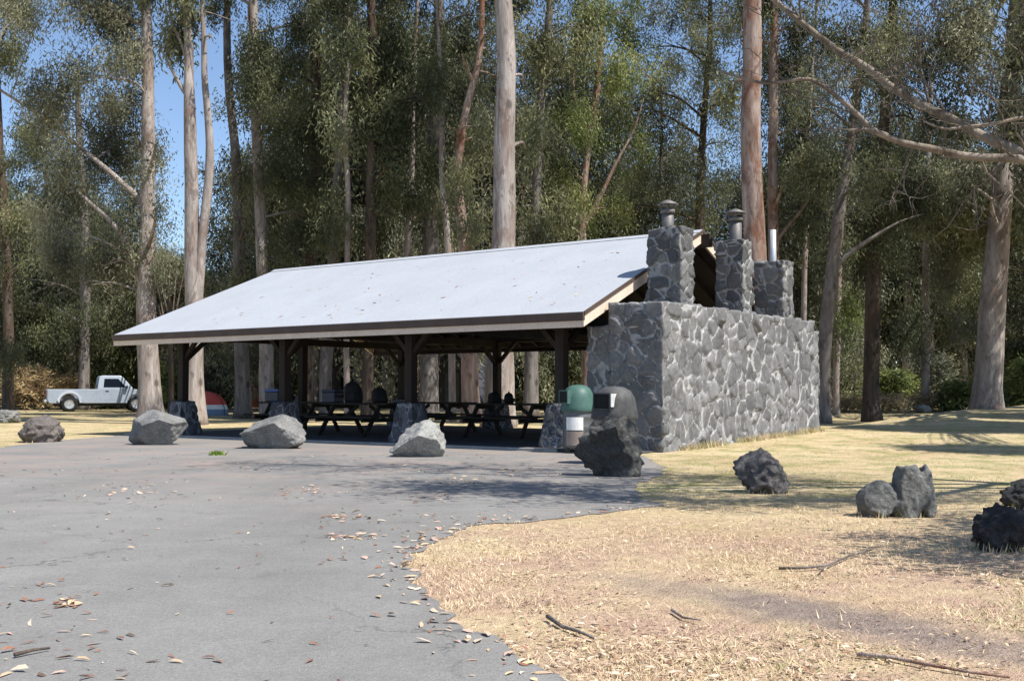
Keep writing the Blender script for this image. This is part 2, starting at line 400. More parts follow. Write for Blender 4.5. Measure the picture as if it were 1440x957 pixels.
# grass blades, thinner with distance
rg = np.random.default_rng(11)
def frustum_pts(n, y0, y1, px0=-60, px1=1500, power=1.0):
    t = rg.random(n); y = y0 * (y1 / y0) ** (t ** power)
    px = rg.uniform(px0, px1, n); return (px - CX) / F * y, y
def blades(x, y, hmin, hmax, wid, lean=.6):
    n = len(x); z = terrain(x, y); h = rg.uniform(hmin, hmax, n); a = rg.uniform(0, 2*np.pi, n)
    lx, ly = np.cos(a) * h * rg.uniform(.1, lean, n), np.sin(a) * h * rg.uniform(.1, lean, n)
    ww = wid * rg.uniform(.6, 1.4, n); b = rg.uniform(0, 2*np.pi, n); sx_, sy_ = np.cos(b) * ww, np.sin(b) * ww
    V0 = np.stack([x - sx_, y - sy_, z - .005], -1); V1 = np.stack([x + sx_, y + sy_, z - .005], -1); V2 = np.stack([x + lx, y + ly, z + h], -1)
    return np.stack([V0, V1, V2], 1).reshape(-1, 3), np.arange(3 * n).reshape(-1, 3)
x, y = frustum_pts(170000, 4.0, 34)
k = ~in_poly(x, y) & ~in_building(x, y)
g = gnd(1175, 868); dx, dy = x - g.x, y - g.y; ca, sa = math.cos(R(-52)), math.sin(R(-52))
dirt = ((dx * ca + dy * sa) / 1.6) ** 2 + ((-dx * sa + dy * ca) / .4) ** 2
pn = np.array([noise.noise(Vector((a * .9, b * .9, 21))) + .6 * noise.noise(Vector((a * 3.1, b * 3.1, 4))) for a, b in zip(x, y)])
k &= rg.random(len(x)) < np.clip((dirt - .5) / 1.2, .05, 1) * np.clip(.5 + pn * 1.5, .08, 1)
x, y = x[k], y[k]
Vb, Fb = blades(x, y, .012, .034, .003, 2.6)
gn = np.array([noise.noise(Vector((a * .5, b * .5, 3))) for a, b in zip(x, y)])
gi = np.where((gn + rg.normal(0, .25, len(x)) + .55 * ss((y - 9) / 4) - .25 * (1 - ss((y - 6) / 4))) > .42, 1, np.where(rg.random(len(x)) < .35, 2, 0))
M['blade0'] = plain('straw_blade', (.66,.53,.345), .8); M['blade1'] = plain('green_blade', (.30,.33,.12), .8); M['blade2'] = plain('tan_blade', (.56,.41,.29), .8)
tag(link('dry_grass', mesh_np('dry_grass', Vb, Fb, gi), [M['blade0'], M['blade1'], M['blade2']]), 'short straw coloured grass on the verge and lawn', 'grass', kind='stuff')
# taller tufts along the foot of the wall
t = rg.random(2600); vv = .7 + t * 7.4; uu = 1.2 + np.abs(rg.normal(0, .09, 2600))
x = P1.x + U.x * uu + V.x * vv; y = P1.y + U.y * uu + V.y * vv
kk = np.array([noise.noise(Vector((a * 1.1, b * 1.1, 5))) for a, b in zip(x, y)]) > -.15
Vb, Fb = blades(x[kk], y[kk], .04, .16, .006, .8)
tag(link('wall_foot_grass', mesh_np('wall_foot_grass', Vb, Fb, rg.integers(0, 3, kk.sum())), [M['blade0'], M['blade1'], M['blade2']]), 'longer grass tufts along the foot of the stone wall', 'grass', kind='stuff')

def leaves_on(x, y, lmin, lmax, zoff, tilt=.35, ratio=.2):
    n = len(x); z = terrain(x, y) + zoff
    a = rg.uniform(0, 2*np.pi, n); L = rg.uniform(lmin, lmax, n); Wd = L * rg.uniform(ratio*.6, ratio*1.5, n)
    d = np.stack([np.cos(a), np.sin(a), rg.normal(0, tilt*.5, n)], -1); sd = np.stack([-np.sin(a), np.cos(a), rg.normal(0, tilt, n)], -1)
    c = np.stack([x, y, z + .002 + np.abs(d[:,2]) * L * .35 + np.abs(sd[:,2]) * Wd], -1)
    b1 = c - d * L[:,None] * .5; b2 = c + d * L[:,None] * .5; curl = rg.uniform(-.15, .15, n)
    up = np.array([0,0,1]) * (np.abs(curl) * L)[:,None] * .7; sick = sd * (rg.uniform(-.16, .16, n) * L)[:,None]
    q = [c + sick + d * (k_ * L)[:,None] + sd * (e_ * Wd)[:,None] + up for k_, e_ in ((-.22, -.85), (.16, -.9), (.16, .9), (-.22, .85))]
    return np.stack([b1, q[0], q[1], b2, q[2], q[3]], 1).reshape(-1, 3), np.arange(6*n).reshape(-1, 6)
LM = [plain('leaf_tan', (.47,.34,.22), .6), plain('leaf_rust', (.26,.12,.07), .6), plain('leaf_brown', (.13,.075,.05), .7), plain('leaf_pale', (.60,.49,.37), .6), plain('leaf_pink', (.55,.36,.28), .6), plain('leaf_straw', (.6,.47,.28), .6)]
x, y = frustum_pts(21000, 4.0, 14, 480, 1500)
k = ~in_poly(x, y) & ((rg.random(len(x)) < np.clip((12.5 - y) / 4.5, .06, 1)))
g = gnd(1175, 868); dx, dy = x - g.x, y - g.y
dirt = ((dx * ca + dy * sa) / 1.6) ** 2 + ((-dx * sa + dy * ca) / .4) ** 2
pn = np.array([noise.noise(Vector((a * .8, b * .8, 33))) + .5 * noise.noise(Vector((a * 2.7, b * 2.7, 8))) for a, b in zip(x, y)])
k &= ((dirt > 1) | (rg.random(len(x)) < .2)) & (rg.random(len(x)) < np.clip(.45 + pn * 1.6, .05, 1))
Vl, Fl = leaves_on(x[k], y[k], .010, .048, .010, .25, .12)
tag(link('leaf_litter', mesh_np('leaf_litter', Vl, Fl, rg.choice(6, k.sum(), p=[.24,.10,.10,.18,.20,.18])), LM), 'fallen eucalyptus leaves and bark scraps on the dry verge', 'leaf litter', kind='stuff')
x, y = frustum_pts(3600, 4.0, 21, -40, 930)
cl = np.array([noise.noise(Vector((a * .55, b * .55, 9))) for a, b in zip(x, y)])
k = in_poly(x, y) & (rg.random(len(x)) < np.clip(.25 + cl * 1.2, .12, 1)) & ~((rg.random(len(x)) < .65) & (y < 7))
Vl, Fl = leaves_on(x[k], y[k], .022, .085, .006, .25, .11)
A1 = (Vl, Fl, rg.choice(6, k.sum(), p=[.2,.3,.24,.12,.12,.02]))
# drifts of bark and leaves on the asphalt
dr = [(700, 663, 70, 5), (650, 676, 60, 6), (480, 757, 45, 5), (480, 727, 35, 5), (95, 850, 14, 7), (360, 660, 60, 6), (600, 700, 60, 6), (430, 690, 60, 6), (560, 660, 90, 7), (620, 780, 20, 40), (700, 735, 60, 8), (200, 690, 90, 10)]
dxs, dys = [], []
for (a, b, ra, rb) in dr:
    for _ in range(34):
        q = gnd(a + rnd.gauss(0, ra * .5), b + rnd.gauss(0, rb * .6)); dxs.append(q.x); dys.append(q.y)
for (a, b), (a2, b2) in zip(edge_px[7:-2], edge_px[8:-1]):
    for _ in range(15):
        t_ = rnd.random(); q = gnd(a + (a2-a)*t_, b + (b2-b)*t_); dxs.append(q.x - abs(rnd.gauss(0, .13))); dys.append(q.y + rnd.gauss(0, .1))
dxs, dys = np.array(dxs), np.array(dys); k = in_poly(dxs, dys)
Vl2, Fl2 = leaves_on(dxs[k], dys[k], .03, .09, .006, .25, .16)
Vl = np.concatenate([A1[0], Vl2]); Fl = np.concatenate([A1[1], Fl2 + len(A1[0])]); mi = np.concatenate([A1[2], rg.choice(6, k.sum(), p=[.3,.2,.1,.12,.22,.06])])
tag(link('scattered_leaves', mesh_np('scattered_leaves', Vl, Fl, mi), LM), 'curled brown leaves scattered over the grey asphalt', 'leaves', kind='stuff')
# small weed growing from the asphalt
q = gnd(305, 640); xw = q.x + rg.normal(0, .045, 260); yw = q.y + rg.normal(0, .04, 260)
Vb, Fb = blades(xw, yw, .03, .09, .012, 1.2)
tag(link('weed_tuft', mesh_np('weed_tuft', Vb + np.array([0,0,.006]), Fb), leafmat('weed_green', (.12,.2,.03), (.2,.3,.05), (.26,.36,.08), 6)), 'small bright green weed growing through the asphalt', 'weed')

# ------------------------------------------------------------------ pavilion
pav = empty('picnic_pavilion', (P1.x, P1.y, 0), math.atan2(U.y, U.x), 'open sided picnic pavilion with pale metal gable roof and lava rock end wall', 'pavilion')
HW, ZE, ZR, LE, LR = 4.656, 2.48, 4.456, 13.75, 13.1
SL = (ZR - ZE) / HW
def roof_z(v): return ZE + SL * (HW - abs(v - HW))
MB().box((-13.3, .08, -.15), (1.0, 9.1, .05)).build('concrete_slab', M['slab'], pav, .01)
MB().box((-13.3, .02, -.15), (-.6, .076, .056)).build('slab_kerb', M['concrete'], pav, .01)
# roof sheets: two sloped slabs with thickness
r = MB(); T = .045
for sgn in (0, 1):
    ve = 0 if sgn == 0 else 2 * HW
    vs_ = [(-LE, ve, ZE), (0, ve, ZE), (0, HW, ZR), (-LR, HW, ZR)]
    vs_ += [(a, b, c - T) for a, b, c in vs_]
    r.add(vs_, [(0,1,2,3),(7,6,5,4),(0,4,5,1),(1,5,6,2),(2,6,7,3),(3,7,4,0)])
r.build('roof', M['metal_roof'], pav)
dk = MB()
for sgn in (0, 1):
    ve = .03 if sgn == 0 else 2*HW-.03
    z_ = lambda v: roof_z(v) - T - .004
    dk.add([(-LE+.05, ve, z_(ve)), (-.05, ve, z_(ve)), (-.05, HW, z_(HW)), (-LR+.05, HW, z_(HW))] + [(-LE+.05, ve, z_(ve)-.02), (-.05, ve, z_(ve)-.02), (-.05, HW, z_(HW)-.02), (-LR+.05, HW, z_(HW)-.02)], [(0,1,2,3),(7,6,5,4),(0,4,5,1),(1,5,6,2),(2,6,7,3),(3,7,4,0)])
dk.build('shade_underside_sheet', M['wood'], pav)  # dark sheet below the pale metal, added so the underside looks shaded
rc = MB()
rc.add([(-LR-.02, HW-.16, ZR-.16*SL+.012), (.02, HW-.16, ZR-.16*SL+.012), (.02, HW, ZR+.022), (-LR-.02, HW, ZR+.022), (.02, HW+.16, ZR-.16*SL+.012), (-LR-.02, HW+.16, ZR-.16*SL+.012)], [(0,1,2,3),(3,2,4,5)])
rc.build('ridge_cap', M['metal_roof'], pav)
for nm, v0, v1 in (('gutter', -.07, -.004), ('gutter', 2*HW+.004, 2*HW+.07)):
    MB().box((-LE + .02, v0, ZE - .155), (.015, v1, ZE - .012)).build(nm, M['brown'], pav, .008)
for v0, v1 in ((-.03, .015), (2*HW-.015, 2*HW+.03)):
    MB().box((-LE + .03, v0, ZE - .275), (-.045, v1, ZE - .158)).build('fascia_board', M['cream'] if v0 < 1 else M['wood'], pav, .004)
def rake(u0, u1, v0, v1, top, bot, m, nm):
    z0, z1 = roof_z(v0), roof_z(v1)
    k = MB(); k.add([(u0,v0,z0-top),(u1,v0,z0-top),(u1,v1,z1-top),(u0,v1,z1-top),(u0,v0,z0-bot),(u1,v0,z0-bot),(u1,v1,z1-bot),(u0,v1,z1-bot)], [(0,1,2,3),(7,6,5,4),(0,4,5,1),(1,5,6,2),(2,6,7,3),(3,7,4,0)])
    return k.build(nm, m, pav)
for v0, v1 in ((-.03, HW), (2*HW+.03, HW)):
    rake(-.04, .006, v0, v1, .05, .255, M['cream'], 'rake_board')
    rake(.0, .03, v0, v1, -.012, .048, M['brown'], 'drip_edge')
# left end rakes follow the slightly raked edge
for ve in (-.03, 2*HW+.03):
    MB().beam((-LE+.03, ve, ZE-.15), (-LR+.03, HW, ZR-.15), .045, .2).build('rake_board', M['cream'], pav)
from mathutils import kdtree
def masonry(parts, seed, cell=.04, size=.335, relief=.03, squash=.8):
    """rubble stonework: every stone of the wall bulges out of its joints; two attributes carry joint distance and stone tone"""
    rn = random.Random(seed); lo = Vector([min(p[0][k] for p in parts) - .3 for k in range(3)]); hi = Vector([max(p[1][k] for p in parts) + .3 for k in range(3)])
    seeds = []
    nxx, nyy, nzz = [max(1, int((hi[k]-lo[k]) / (size * (squash if k == 2 else 1)))) for k in range(3)]
    for i in range(nxx):
        for j in range(nyy):
            for k in range(nzz):
                if rn.random() < .16: continue
                seeds.append(Vector((lo.x + (i + .5 + rn.uniform(-.46,.46)) * (hi.x-lo.x)/nxx, lo.y + (j + .5 + rn.uniform(-.46,.46)) * (hi.y-lo.y)/nyy, lo.z + (k + .5 + rn.uniform(-.42,.42)) * (hi.z-lo.z)/nzz)))
    kd = kdtree.KDTree(len(seeds))
    for i, q in enumerate(seeds): kd.insert(q, i)
    kd.balance()
    rv = [(rn.uniform(-1,1), Vector((rn.gauss(0,1), rn.gauss(0,1), rn.gauss(0,1))) * .09, rn.random()) for _ in seeds]
    VV, FF, J, Tn = [], [], [], []
    def sgn(t, a_, b_): return -1 if abs(t-a_) < 1e-4 else (1 if abs(t-b_) < 1e-4 else 0)
    for (a, b) in parts:
        a, b = Vector(a), Vector(b); base = {}
        def vid(p):
            key = (round(p.x, 4), round(p.y, 4), round(p.z, 4))
            if key in base: return base[key]
            d = Vector((sgn(p.x, a.x, b.x), sgn(p.y, a.y, b.y), sgn(p.z, a.z, b.z)))
            q = p + Vector((noise.noise(p*3.1+Vector((seed,0,0))), noise.noise(p*3.1+Vector((0,seed,7))), noise.noise(p*3.1+Vector((3,0,seed))))) * .07 + Vector((noise.noise(p*9), noise.noise(p*9+Vector((5,0,0))), noise.noise(p*9+Vector((0,5,0))))) * .02
            r_ = kd.find_n(q, 2); (s1, i1_, d1), (s2, i2_, d2) = r_
            e = (d2*d2 - d1*d1) / (2 * max(.02, (s2 - s1).length))
            ro, tl, tone = rv[i1_]
            f_ = min(1, max(0, (e - .003) / .034)); f_ = f_ * f_ * (3 - 2 * f_)
            h = f_ * (relief + ro * .016 + (p - s1).dot(tl)) + .010 * noise.noise(p * 14) * f_ + .006 * noise.noise(p * 30)
            nd = sum(1 for c_ in d if c_)
            VV.append(tuple(p + d * (h - relief * .75) * (1 if nd < 2 else .72))); J.append(e); Tn.append(tone)
            base[key] = len(VV) - 1; return base[key]
        for ax in range(3):
            o1, o2 = (ax + 1) % 3, (ax + 2) % 3
            n1 = max(1, round((b[o1]-a[o1]) / cell)); n2 = max(1, round((b[o2]-a[o2]) / cell))
            for side in (a[ax], b[ax]):
                if ax == 2 and side == a[2]: continue
                for i in range(n1):
                    for j in range(n2):
                        q = []
                        for di, dj in ((0,0),(1,0),(1,1),(0,1)):
                            p = Vector((0,0,0)); p[ax] = side; p[o1] = a[o1] + (b[o1]-a[o1]) * (i+di)/n1; p[o2] = a[o2] + (b[o2]-a[o2]) * (j+dj)/n2
                            q.append(vid(p))
                        if side == a[ax]: q.reverse()
                        FF.append(q)
    me = mesh_np('masonry', np.array(VV), np.array(FF), smooth=True)
    for nm, val in (('joint', J), ('tone', Tn)):
        at_ = me.attributes.new(nm, 'FLOAT', 'POINT'); at_.data.foreach_set('value', np.array(val, np.float32))
    return me
PU = [-.95, -4.64, -8.38, -11.96]
VF, VRr = .72, 8.7
SLB = .05
def post(u, v, ped=True, w=.19):
    zt = roof_z(v) - .28
    MB().box((u-w/2, v-w/2, (.82 if ped else SLB)), (u+w/2, v+w/2, zt)).build('post', M['wood'], pav, .01)
    if ped: 
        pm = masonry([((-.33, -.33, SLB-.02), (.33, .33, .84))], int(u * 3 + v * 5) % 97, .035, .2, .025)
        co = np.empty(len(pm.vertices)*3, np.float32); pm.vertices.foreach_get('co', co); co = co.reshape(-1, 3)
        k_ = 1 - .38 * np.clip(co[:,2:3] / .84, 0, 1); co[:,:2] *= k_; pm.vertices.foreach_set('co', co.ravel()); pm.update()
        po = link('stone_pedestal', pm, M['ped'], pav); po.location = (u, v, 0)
for u in PU: post(u, VF)
for u in PU[1:]: post(u, VRr, True)
post(PU[3], HW, False)
for v in (VF, VRr):
    MB().box((-13.2, v-.07, roof_z(v)-.28), (.25 if v > 1 else -.5, v+.07, roof_z(v)-.06)).build('eave_beam', M['wood'], pav)
MB().box((-12.9, HW-.07, ZR-.36), (.2, HW+.07, ZR-.1)).build('ridge_beam', M['wood'], pav)
for u in PU:
    MB().box((u-.06, VF-.3, roof_z(VF)-.46), (u+.06, VRr+.3, roof_z(VF)-.285)).build('tie_beam', M['wood'], pav)
    MB().box((u-.05, HW-.06, roof_z(VF)-.28), (u+.05, HW+.06, ZR-.365)).build('king_post', M['wood'], pav)
    for v, s in ((VF, 1), (VRr, -1)):
        MB().beam((u, v, roof_z(VF)-1.0), (u, v+s*.65, roof_z(VF)-.47), .08, .1).build('knee_brace', M['wood'], pav)
        for q in (-1, 1):
            if -12.5 < u + q*.6 < -.4:
                MB().beam((u+q*.08, v, roof_z(VF)-.9), (u+q*.62, v, roof_z(VF)-.33), .08, .1).build('knee_brace', M['wood'], pav)
for k in range(23):
    u = -13.1 + k * .575; f_ = (u + 13.1) / 13.1
    rf = MB()
    for sgn in (0, 1):
        a = (u, .06 if sgn == 0 else 2*HW-.06, ZE-.11+.06*SL); b = (u, HW-(.03 if sgn == 0 else -.03), ZR-.11)
        rf.beam(a, b, .05, .12)
    rf.build('rafter_pair', M['wood'], pav)
# masonry end wall with wings and stepped ends
wme = masonry([((.1, .682, -.1), (1.176, 7.88, 2.66)), ((-.385, .70, -.1), (.095, 1.25, 2.27)), ((.2, 7.89, -.1), (1.15, 8.25, 2.44))], 1)
link('end_wall', wme, M['stone'], pav)
def chimney(u0, u1, v0, v1, zt, flue):
    c = link('chimney', masonry([((u0, v0, 2.6), (u1, v1, zt))], int(v0 * 7), .03, .27, .03), M['chimney'], pav)
    cu, cv = (u0+u1)/2 + flue.get('du', 0), (v0+v1)/2
    rr, hh = flue['r'], flue['h']
    MB().lathe([(rr, zt-.02), (rr, zt+hh), (rr*.86, zt+hh), (rr*.86, zt)], 20, (cu, cv, 0)).build('flue_pipe', flue['m'], c)
    if flue.get('cap'):
        k = MB(); z0 = zt + hh
        k.lathe([(rr*1.14, z0-.09), (rr*1.2, z0-.09), (rr*1.2, z0-.01), (rr*1.14, z0-.01)], 20, (cu, cv, 0))
        for a in range(4):
            t = a * math.pi/2 + .4; k.box((cu+math.cos(t)*rr*1.05-.012, cv+math.sin(t)*rr*1.05-.012, z0-.03), (cu+math.cos(t)*rr*1.05+.012, cv+math.sin(t)*rr*1.05+.012, z0+.09))
        k.lathe([(rr*1.72, z0+.075), (rr*1.75, z0+.09), (rr*.5, z0+.165), (.001, z0+.175)], 20, (cu, cv, 0))
        k.lathe([(rr*1.72, z0+.075), (.001, z0+.12)], 20, (cu, cv, 0))
        k.build('flue_cap', M['flue_cap'], c)
    return c
chimney(.28, .98, 1.76, 2.30, 4.12, dict(r=.115, h=.38, m=M['flue'], cap=True, du=-.05))
chimney(.36, .98, 4.50, 4.98, 4.18, dict(r=.125, h=.50, m=M['flue'], cap=True, du=.05))
chimney(.28, .98, 6.62, 7.20, 3.96, dict(r=.07, h=.72, m=M['flue_new'], du=.0))
# leaves lying on the roof
n = 90; u_ = rg.uniform(-11, -.3, n); v_ = rg.uniform(.4, 3.8, n)
Lr = rg.uniform(.03, .08, n); a = rg.uniform(0, 6.28, n)
d = np.stack([np.cos(a), np.sin(a), np.sin(a) * SL], -1); s_ = np.stack([-np.sin(a), np.cos(a), np.cos(a) * SL], -1)
c = np.stack([u_, v_, ZE + SL * v_ + .008], -1)
Vr = np.stack([c - d*Lr[:,None], c - s_*Lr[:,None]*.25, c + d*Lr[:,None], c + s_*Lr[:,None]*.25], 1).reshape(-1, 3)
ro = link('roof_leaves', mesh_np('roof_leaves', Vr, np.arange(4*n).reshape(-1, 4), rg.choice(6, n)), LM)
ro.location = pav.location; ro.rotation_euler = pav.rotation_euler
tag(ro, 'a few dry leaves lying on the pale metal roof', 'leaves', kind='stuff')
def pl(u, v, z=SLB): return P1 + U * u + V * v + Vector((0, 0, z))
PZ = math.atan2(U.y, U.x)

# ------------------------------------------------------------------ picnic tables and what stands on them
M['table'] = noisy('weathered_table_wood', (.022,.017,.014), (.045,.036,.029), 3, .8, .3, .008, (.3,1,1))
def picnic_table():
    t = empty('picnic_table', (0,0,0))
    k = MB()
    for i in range(5): k.box((-1.1, -.375+i*.152, .72), (1.1, -.375+i*.152+.142, .76))
    k.build('tabletop', M['table'], t, .004)
    for s in (-1, 1):
        b = MB()
        for i in range(2): b.box((-1.1, s*.72-.14+i*.145, .42), (1.1, s*.72-.14+i*.145+.135, .46))
        b.build('bench', M['table'], t, .004)
    for x in (-.75, .75):
        l = MB()
        for s in (-1, 1): l.beam((x, s*.72, 0), (x, s*.22, .72), .045, .1)
        l.box((x+.025, -.86, .33), (x+.065, .86, .42)); l.box((x+.025, -.36, .63), (x+.065, .36, .718))
        l.build('leg_frame', M['table'], t)
    for s in (-1, 1): MB().beam((s*.7, 0, .38), (s*.2, 0, .7), .04, .08).build('brace', M['table'], t)
    return t
def uv_px(px, v):
    # u on the line v=const that projects to pixel column px
    k = (px - CX) / F
    return (k * (P1.y + V.y * v) - P1.x - V.x * v) / (U.x - k * U.y)
tabs = [(718, 3.9, 'dark wooden picnic table nearest the stone wall'), (612, 5.2, 'dark wooden picnic table between the two middle front pedestals'), (420, 3.6, 'dark wooden picnic table behind the pointed grey boulder'), (512, 2.6, 'dark wooden picnic table holding two black bags')]
tpos = []
for i, (px, v, lab) in enumerate(tabs):
    t = picnic_table() if i == 0 else copy_tree(tab0)
    if i == 0: tab0 = t
    u = uv_px(px, v); t.location = pl(u, v); t.rotation_euler = (0, 0, PZ + R((2, -3, 4, -2)[i]))
    tag(t, lab, 'table', 'picnic tables under the pavilion roof'); tpos.append((u, v))
M['bag'] = noisy('black_bag_cloth', (.012,.012,.014), (.03,.03,.033), 6, .8, .4, .01)
M['blue_lid'] = plain('blue_plastic', (.03,.10,.42), .4); M['cool_body'] = plain('dark_blue_plastic', (.02,.03,.07), .5); M['whitep'] = plain('white_plastic', (.75,.75,.74), .4)
def bag(loc, w, d, h, lab, seed):
    b = empty('backpack', loc, PZ + seed, lab, 'bag')
    prof = MB(); n = 14; rows = [(0, .88), (.1, 1), (.45, 1), (.75, .9), (.92, .62), (1, .2)]
    vs_, fs = [], []
    for z, k in rows:
        for i in range(n):
            t = 2*math.pi*i/n; ex = .55
            cx_ = math.copysign(abs(math.cos(t))**ex, math.cos(t)); sy = math.copysign(abs(math.sin(t))**ex, math.sin(t))
            vs_.append((cx_*w/2*k + .02*math.sin(seed+z*5), sy*d/2*k, z*h))
    for r_ in range(len(rows)-1):
        for i in range(n): fs.append((r_*n+i, r_*n+(i+1)%n, (r_+1)*n+(i+1)%n, (r_+1)*n+i))
    fs.append(tuple(range((len(rows)-1)*n, len(rows)*n))); fs.append(tuple(range(n-1, -1, -1)))
    prof.add(vs_, fs, True); prof.build('body', M['bag'], b)
    MB().tube([(-.05, 0, h*.97), (-.04, 0, h*1.08), (.04, 0, h*1.08), (.05, 0, h*.97)], [.012]*4, 6).build('handle', M['bag'], b)
    p = MB(); p.box((-w*.32, -d*.62, h*.08), (w*.32, -d*.45, h*.5)); p.build('pocket', M['bag'], b, .03)
u, v = tpos[3]
bag(pl(u-.35, v, .81), .42, .3, .5, 'taller black bag standing on a picnic table in the shade', .3)
bag(pl(u+.45, v+.05, .81), .36, .28, .36, 'lower black bag beside the taller one on the picnic table', .9)
u, v = tpos[0]
bag(pl(u-.45, v, .81), .3, .22, .26, 'small black bag on the table nearest the wall, left of its twin', 1.4)
bag(pl(u-.05, v, .81), .26, .2, .24, 'small black bag on the table nearest the wall, right of its twin', 2.0)
def cooler(loc, w, d, h, body, lid, lab):
    c = empty('cooler', loc, PZ, lab, 'cooler')
    MB().box((-w/2, -d/2, 0), (w/2, d/2, h*.78), taper=1.05).build('body', body, c, .02)
    MB().box((-w/2*1.08, -d/2*1.08, h*.785), (w/2*1.08, d/2*1.08, h)).build('lid', lid, c, .02)
    k = MB()
    for s in (-1, 1): k.tube([(s*w*.54, -d*.3, h*.6), (s*w*.62, -d*.3, h*.45), (s*w*.62, d*.3, h*.45), (s*w*.54, d*.3, h*.6)], [.012]*4, 6)
    k.build('handle', M['bag'], c)
u, v = tpos[2]
cooler(pl(u-.85, v, .81), .5, .32, .33, M['cool_body'], M['blue_lid'], 'dark cooler with bright blue lid on the table behind the pointed boulder')
cooler(pl(uv_px(468, 2.6), 2.6, .81), .42, .3, .32, M['cool_body'], M['cool_body'], 'dark blue cooler at the end of the table with the black bags')

# ------------------------------------------------------------------ litter bins
M['green_dome'] = noisy('green_bin_dome', (.04,.095,.082), (.075,.15,.13), 3, .5, .1, .004)
M['drum'] = noisy('grey_steel_drum', (.09,.095,.10), (.17,.175,.185), 3, .5, .2, .006, metal=.3)
M['sign'] = plain('white_notice', (.8,.8,.78), .6); M['rustp'] = noisy('rusty_lower_panel', (.24,.19,.16), (.33,.28,.25), 5, .7, .2, .004)
M['grey_dome'] = noisy('charcoal_bin_dome', (.028,.029,.031), (.10,.10,.10), 5, .6, .1, .004)
M['black'] = plain('black_hole_fill', (.006,.006,.006), .9); M['palef'] = plain('pale_flap', (.6,.6,.58), .5)
def bin_(loc, rz, dome, lab, rad, hb, hd, notice, lidm):
    b = empty('litter_bin', loc, rz, lab, 'litter bin')
    pr = [(0, .1), (rad, .1), (rad*1.02, .13)]
    for k in range(3): z = .12 + hb*(k+1)/4; pr += [(rad, z-.02), (rad*1.035, z), (rad, z+.02)]
    pr += [(rad, .1+hb-.02), (rad*1.04, .1+hb)]
    MB().lathe(pr, 28).build('drum', M['drum'], b)
    st = MB()
    for a in range(3):
        t = a*2.094+.5; st.box((math.cos(t)*rad*.8-.03, math.sin(t)*rad*.8-.03, 0), (math.cos(t)*rad*.8+.03, math.sin(t)*rad*.8+.03, .1))
    st.lathe([(rad*.9, .085), (rad*.9, .1), (.0, .1)], 20); st.build('stand', M['grey_dome'], b)
    z0 = .1 + hb
    pr = [(rad*1.1, z0-.05), (rad*1.13, z0-.03), (rad*1.12, z0+.02), (rad*1.05, z0+hd*.38), (rad*.98, z0+hd*.6), (rad*.78, z0+hd*.84), (rad*.45, z0+hd*.97), (.001, z0+hd)]
    dm = MB().lathe(pr, 32).build('dome_lid', dome, b)
    # mouth on the -y side: frame, flap, and a black block for the hole's darkness
    yy = -rad*1.14
    MB().box((-.13, yy, z0+hd*.2), (.13, yy+.1, z0+hd*.2+.02)).box((-.13, yy, z0+hd*.72), (.13, yy+.2, z0+hd*.72+.02)).box((-.15, yy, z0+hd*.2), (-.13, yy+.18, z0+hd*.72+.02)).box((.13, yy, z0+hd*.2), (.15, yy+.18, z0+hd*.72+.02)).build('mouth_frame', lidm, dm)
    MB().box((-.128, yy+.012, z0+hd*.2+.021), (.128, yy+.16, z0+hd*.72-.001)).build('hole_dark_block', M['black'], dm)
    if not notice: MB().box((.155, yy+.0, z0+hd*.3), (.172, yy+.17, z0+hd*.74)).build('flap', M['palef'], dm)
    if notice:
        def arc(z0_, z1_, a0, a1, m, nm, off=.012):
            k = MB(); n = 8; vs_ = []
            for zz in (z0_, z1_):
                for rr_ in (rad*1.04+off, rad*1.04+off-.006):
                    for i in range(n+1):
                        t = a0 + (a1-a0)*i/n; vs_.append((math.cos(t)*rr_, math.sin(t)*rr_, zz))
            q = n+1; fs = []
            for i in range(n):
                fs += [(i, i+1, 2*q+i+1, 2*q+i), (q+i, 3*q+i, 3*q+i+1, q+i+1), (2*q+i, 2*q+i+1, 3*q+i+1, 3*q+i), (i, q+i, q+i+1, i+1)]
            fs += [(0, 2*q, 3*q, q), (n, q+n, 3*q+n, 2*q+n)]
            k.add(vs_, fs); k.build(nm, m, b)
        arc(.1+hb*.45, .1+hb*.78, R(-76), R(-14), M['sign'], 'notice')
        arc(.1+hb*.06, .1+hb*.42, R(-76), R(-14), M['rustp'], 'lower_panel')
    return b
q = at(813, 560, 19.6); bin_((q.x, q.y, 0), R(-62), M['green_dome'], 'litter bin with green domed lid and white notice beside the end pedestal', .27, .68, .42, True, M['green_dome'])
q = at(864, 560, 16.6); bin_((q.x, q.y, 0), R(-38), M['grey_dome'], 'litter bin with charcoal domed lid between rough boulder and stone wall', .31, .62, .44, False, M['grey_dome'])

# ------------------------------------------------------------------ boulders
def rockmat(name, c1, c2, c3, pit=14, bs=.9, bd=.04, pitd=.5):
    m, nt, b = newmat(name); vec = coords(nt, 'Object')
    f = noise_tex(nt, vec, 2.5, 6, .7, .4); f2 = noise_tex(nt, vec, 26, 5, .75)
    vo = N(nt, 'ShaderNodeTexVoronoi', Scale=pit); nt.links.new(vec, vo.inputs['Vector'])
    col = ramp(nt, f, [(.3, c1), (.52, c2), (.74, c3)])
    col = mix(nt, .8, col, ramp(nt, f2, [(.28, .45), (.72, 1.5)]), 'MULTIPLY')
    nt.links.new(col, b.inputs['Base Color']); b.inputs['Roughness'].default_value = .92; b.inputs['Specular IOR Level'].default_value = .25
    h = math_n(nt, 'ADD', math_n(nt, 'MULTIPLY', math_n(nt, 'MINIMUM', vo.outputs['Distance'], .45), pitd * 2), f2)
    bump(nt, b, h, bs, bd)
    return m
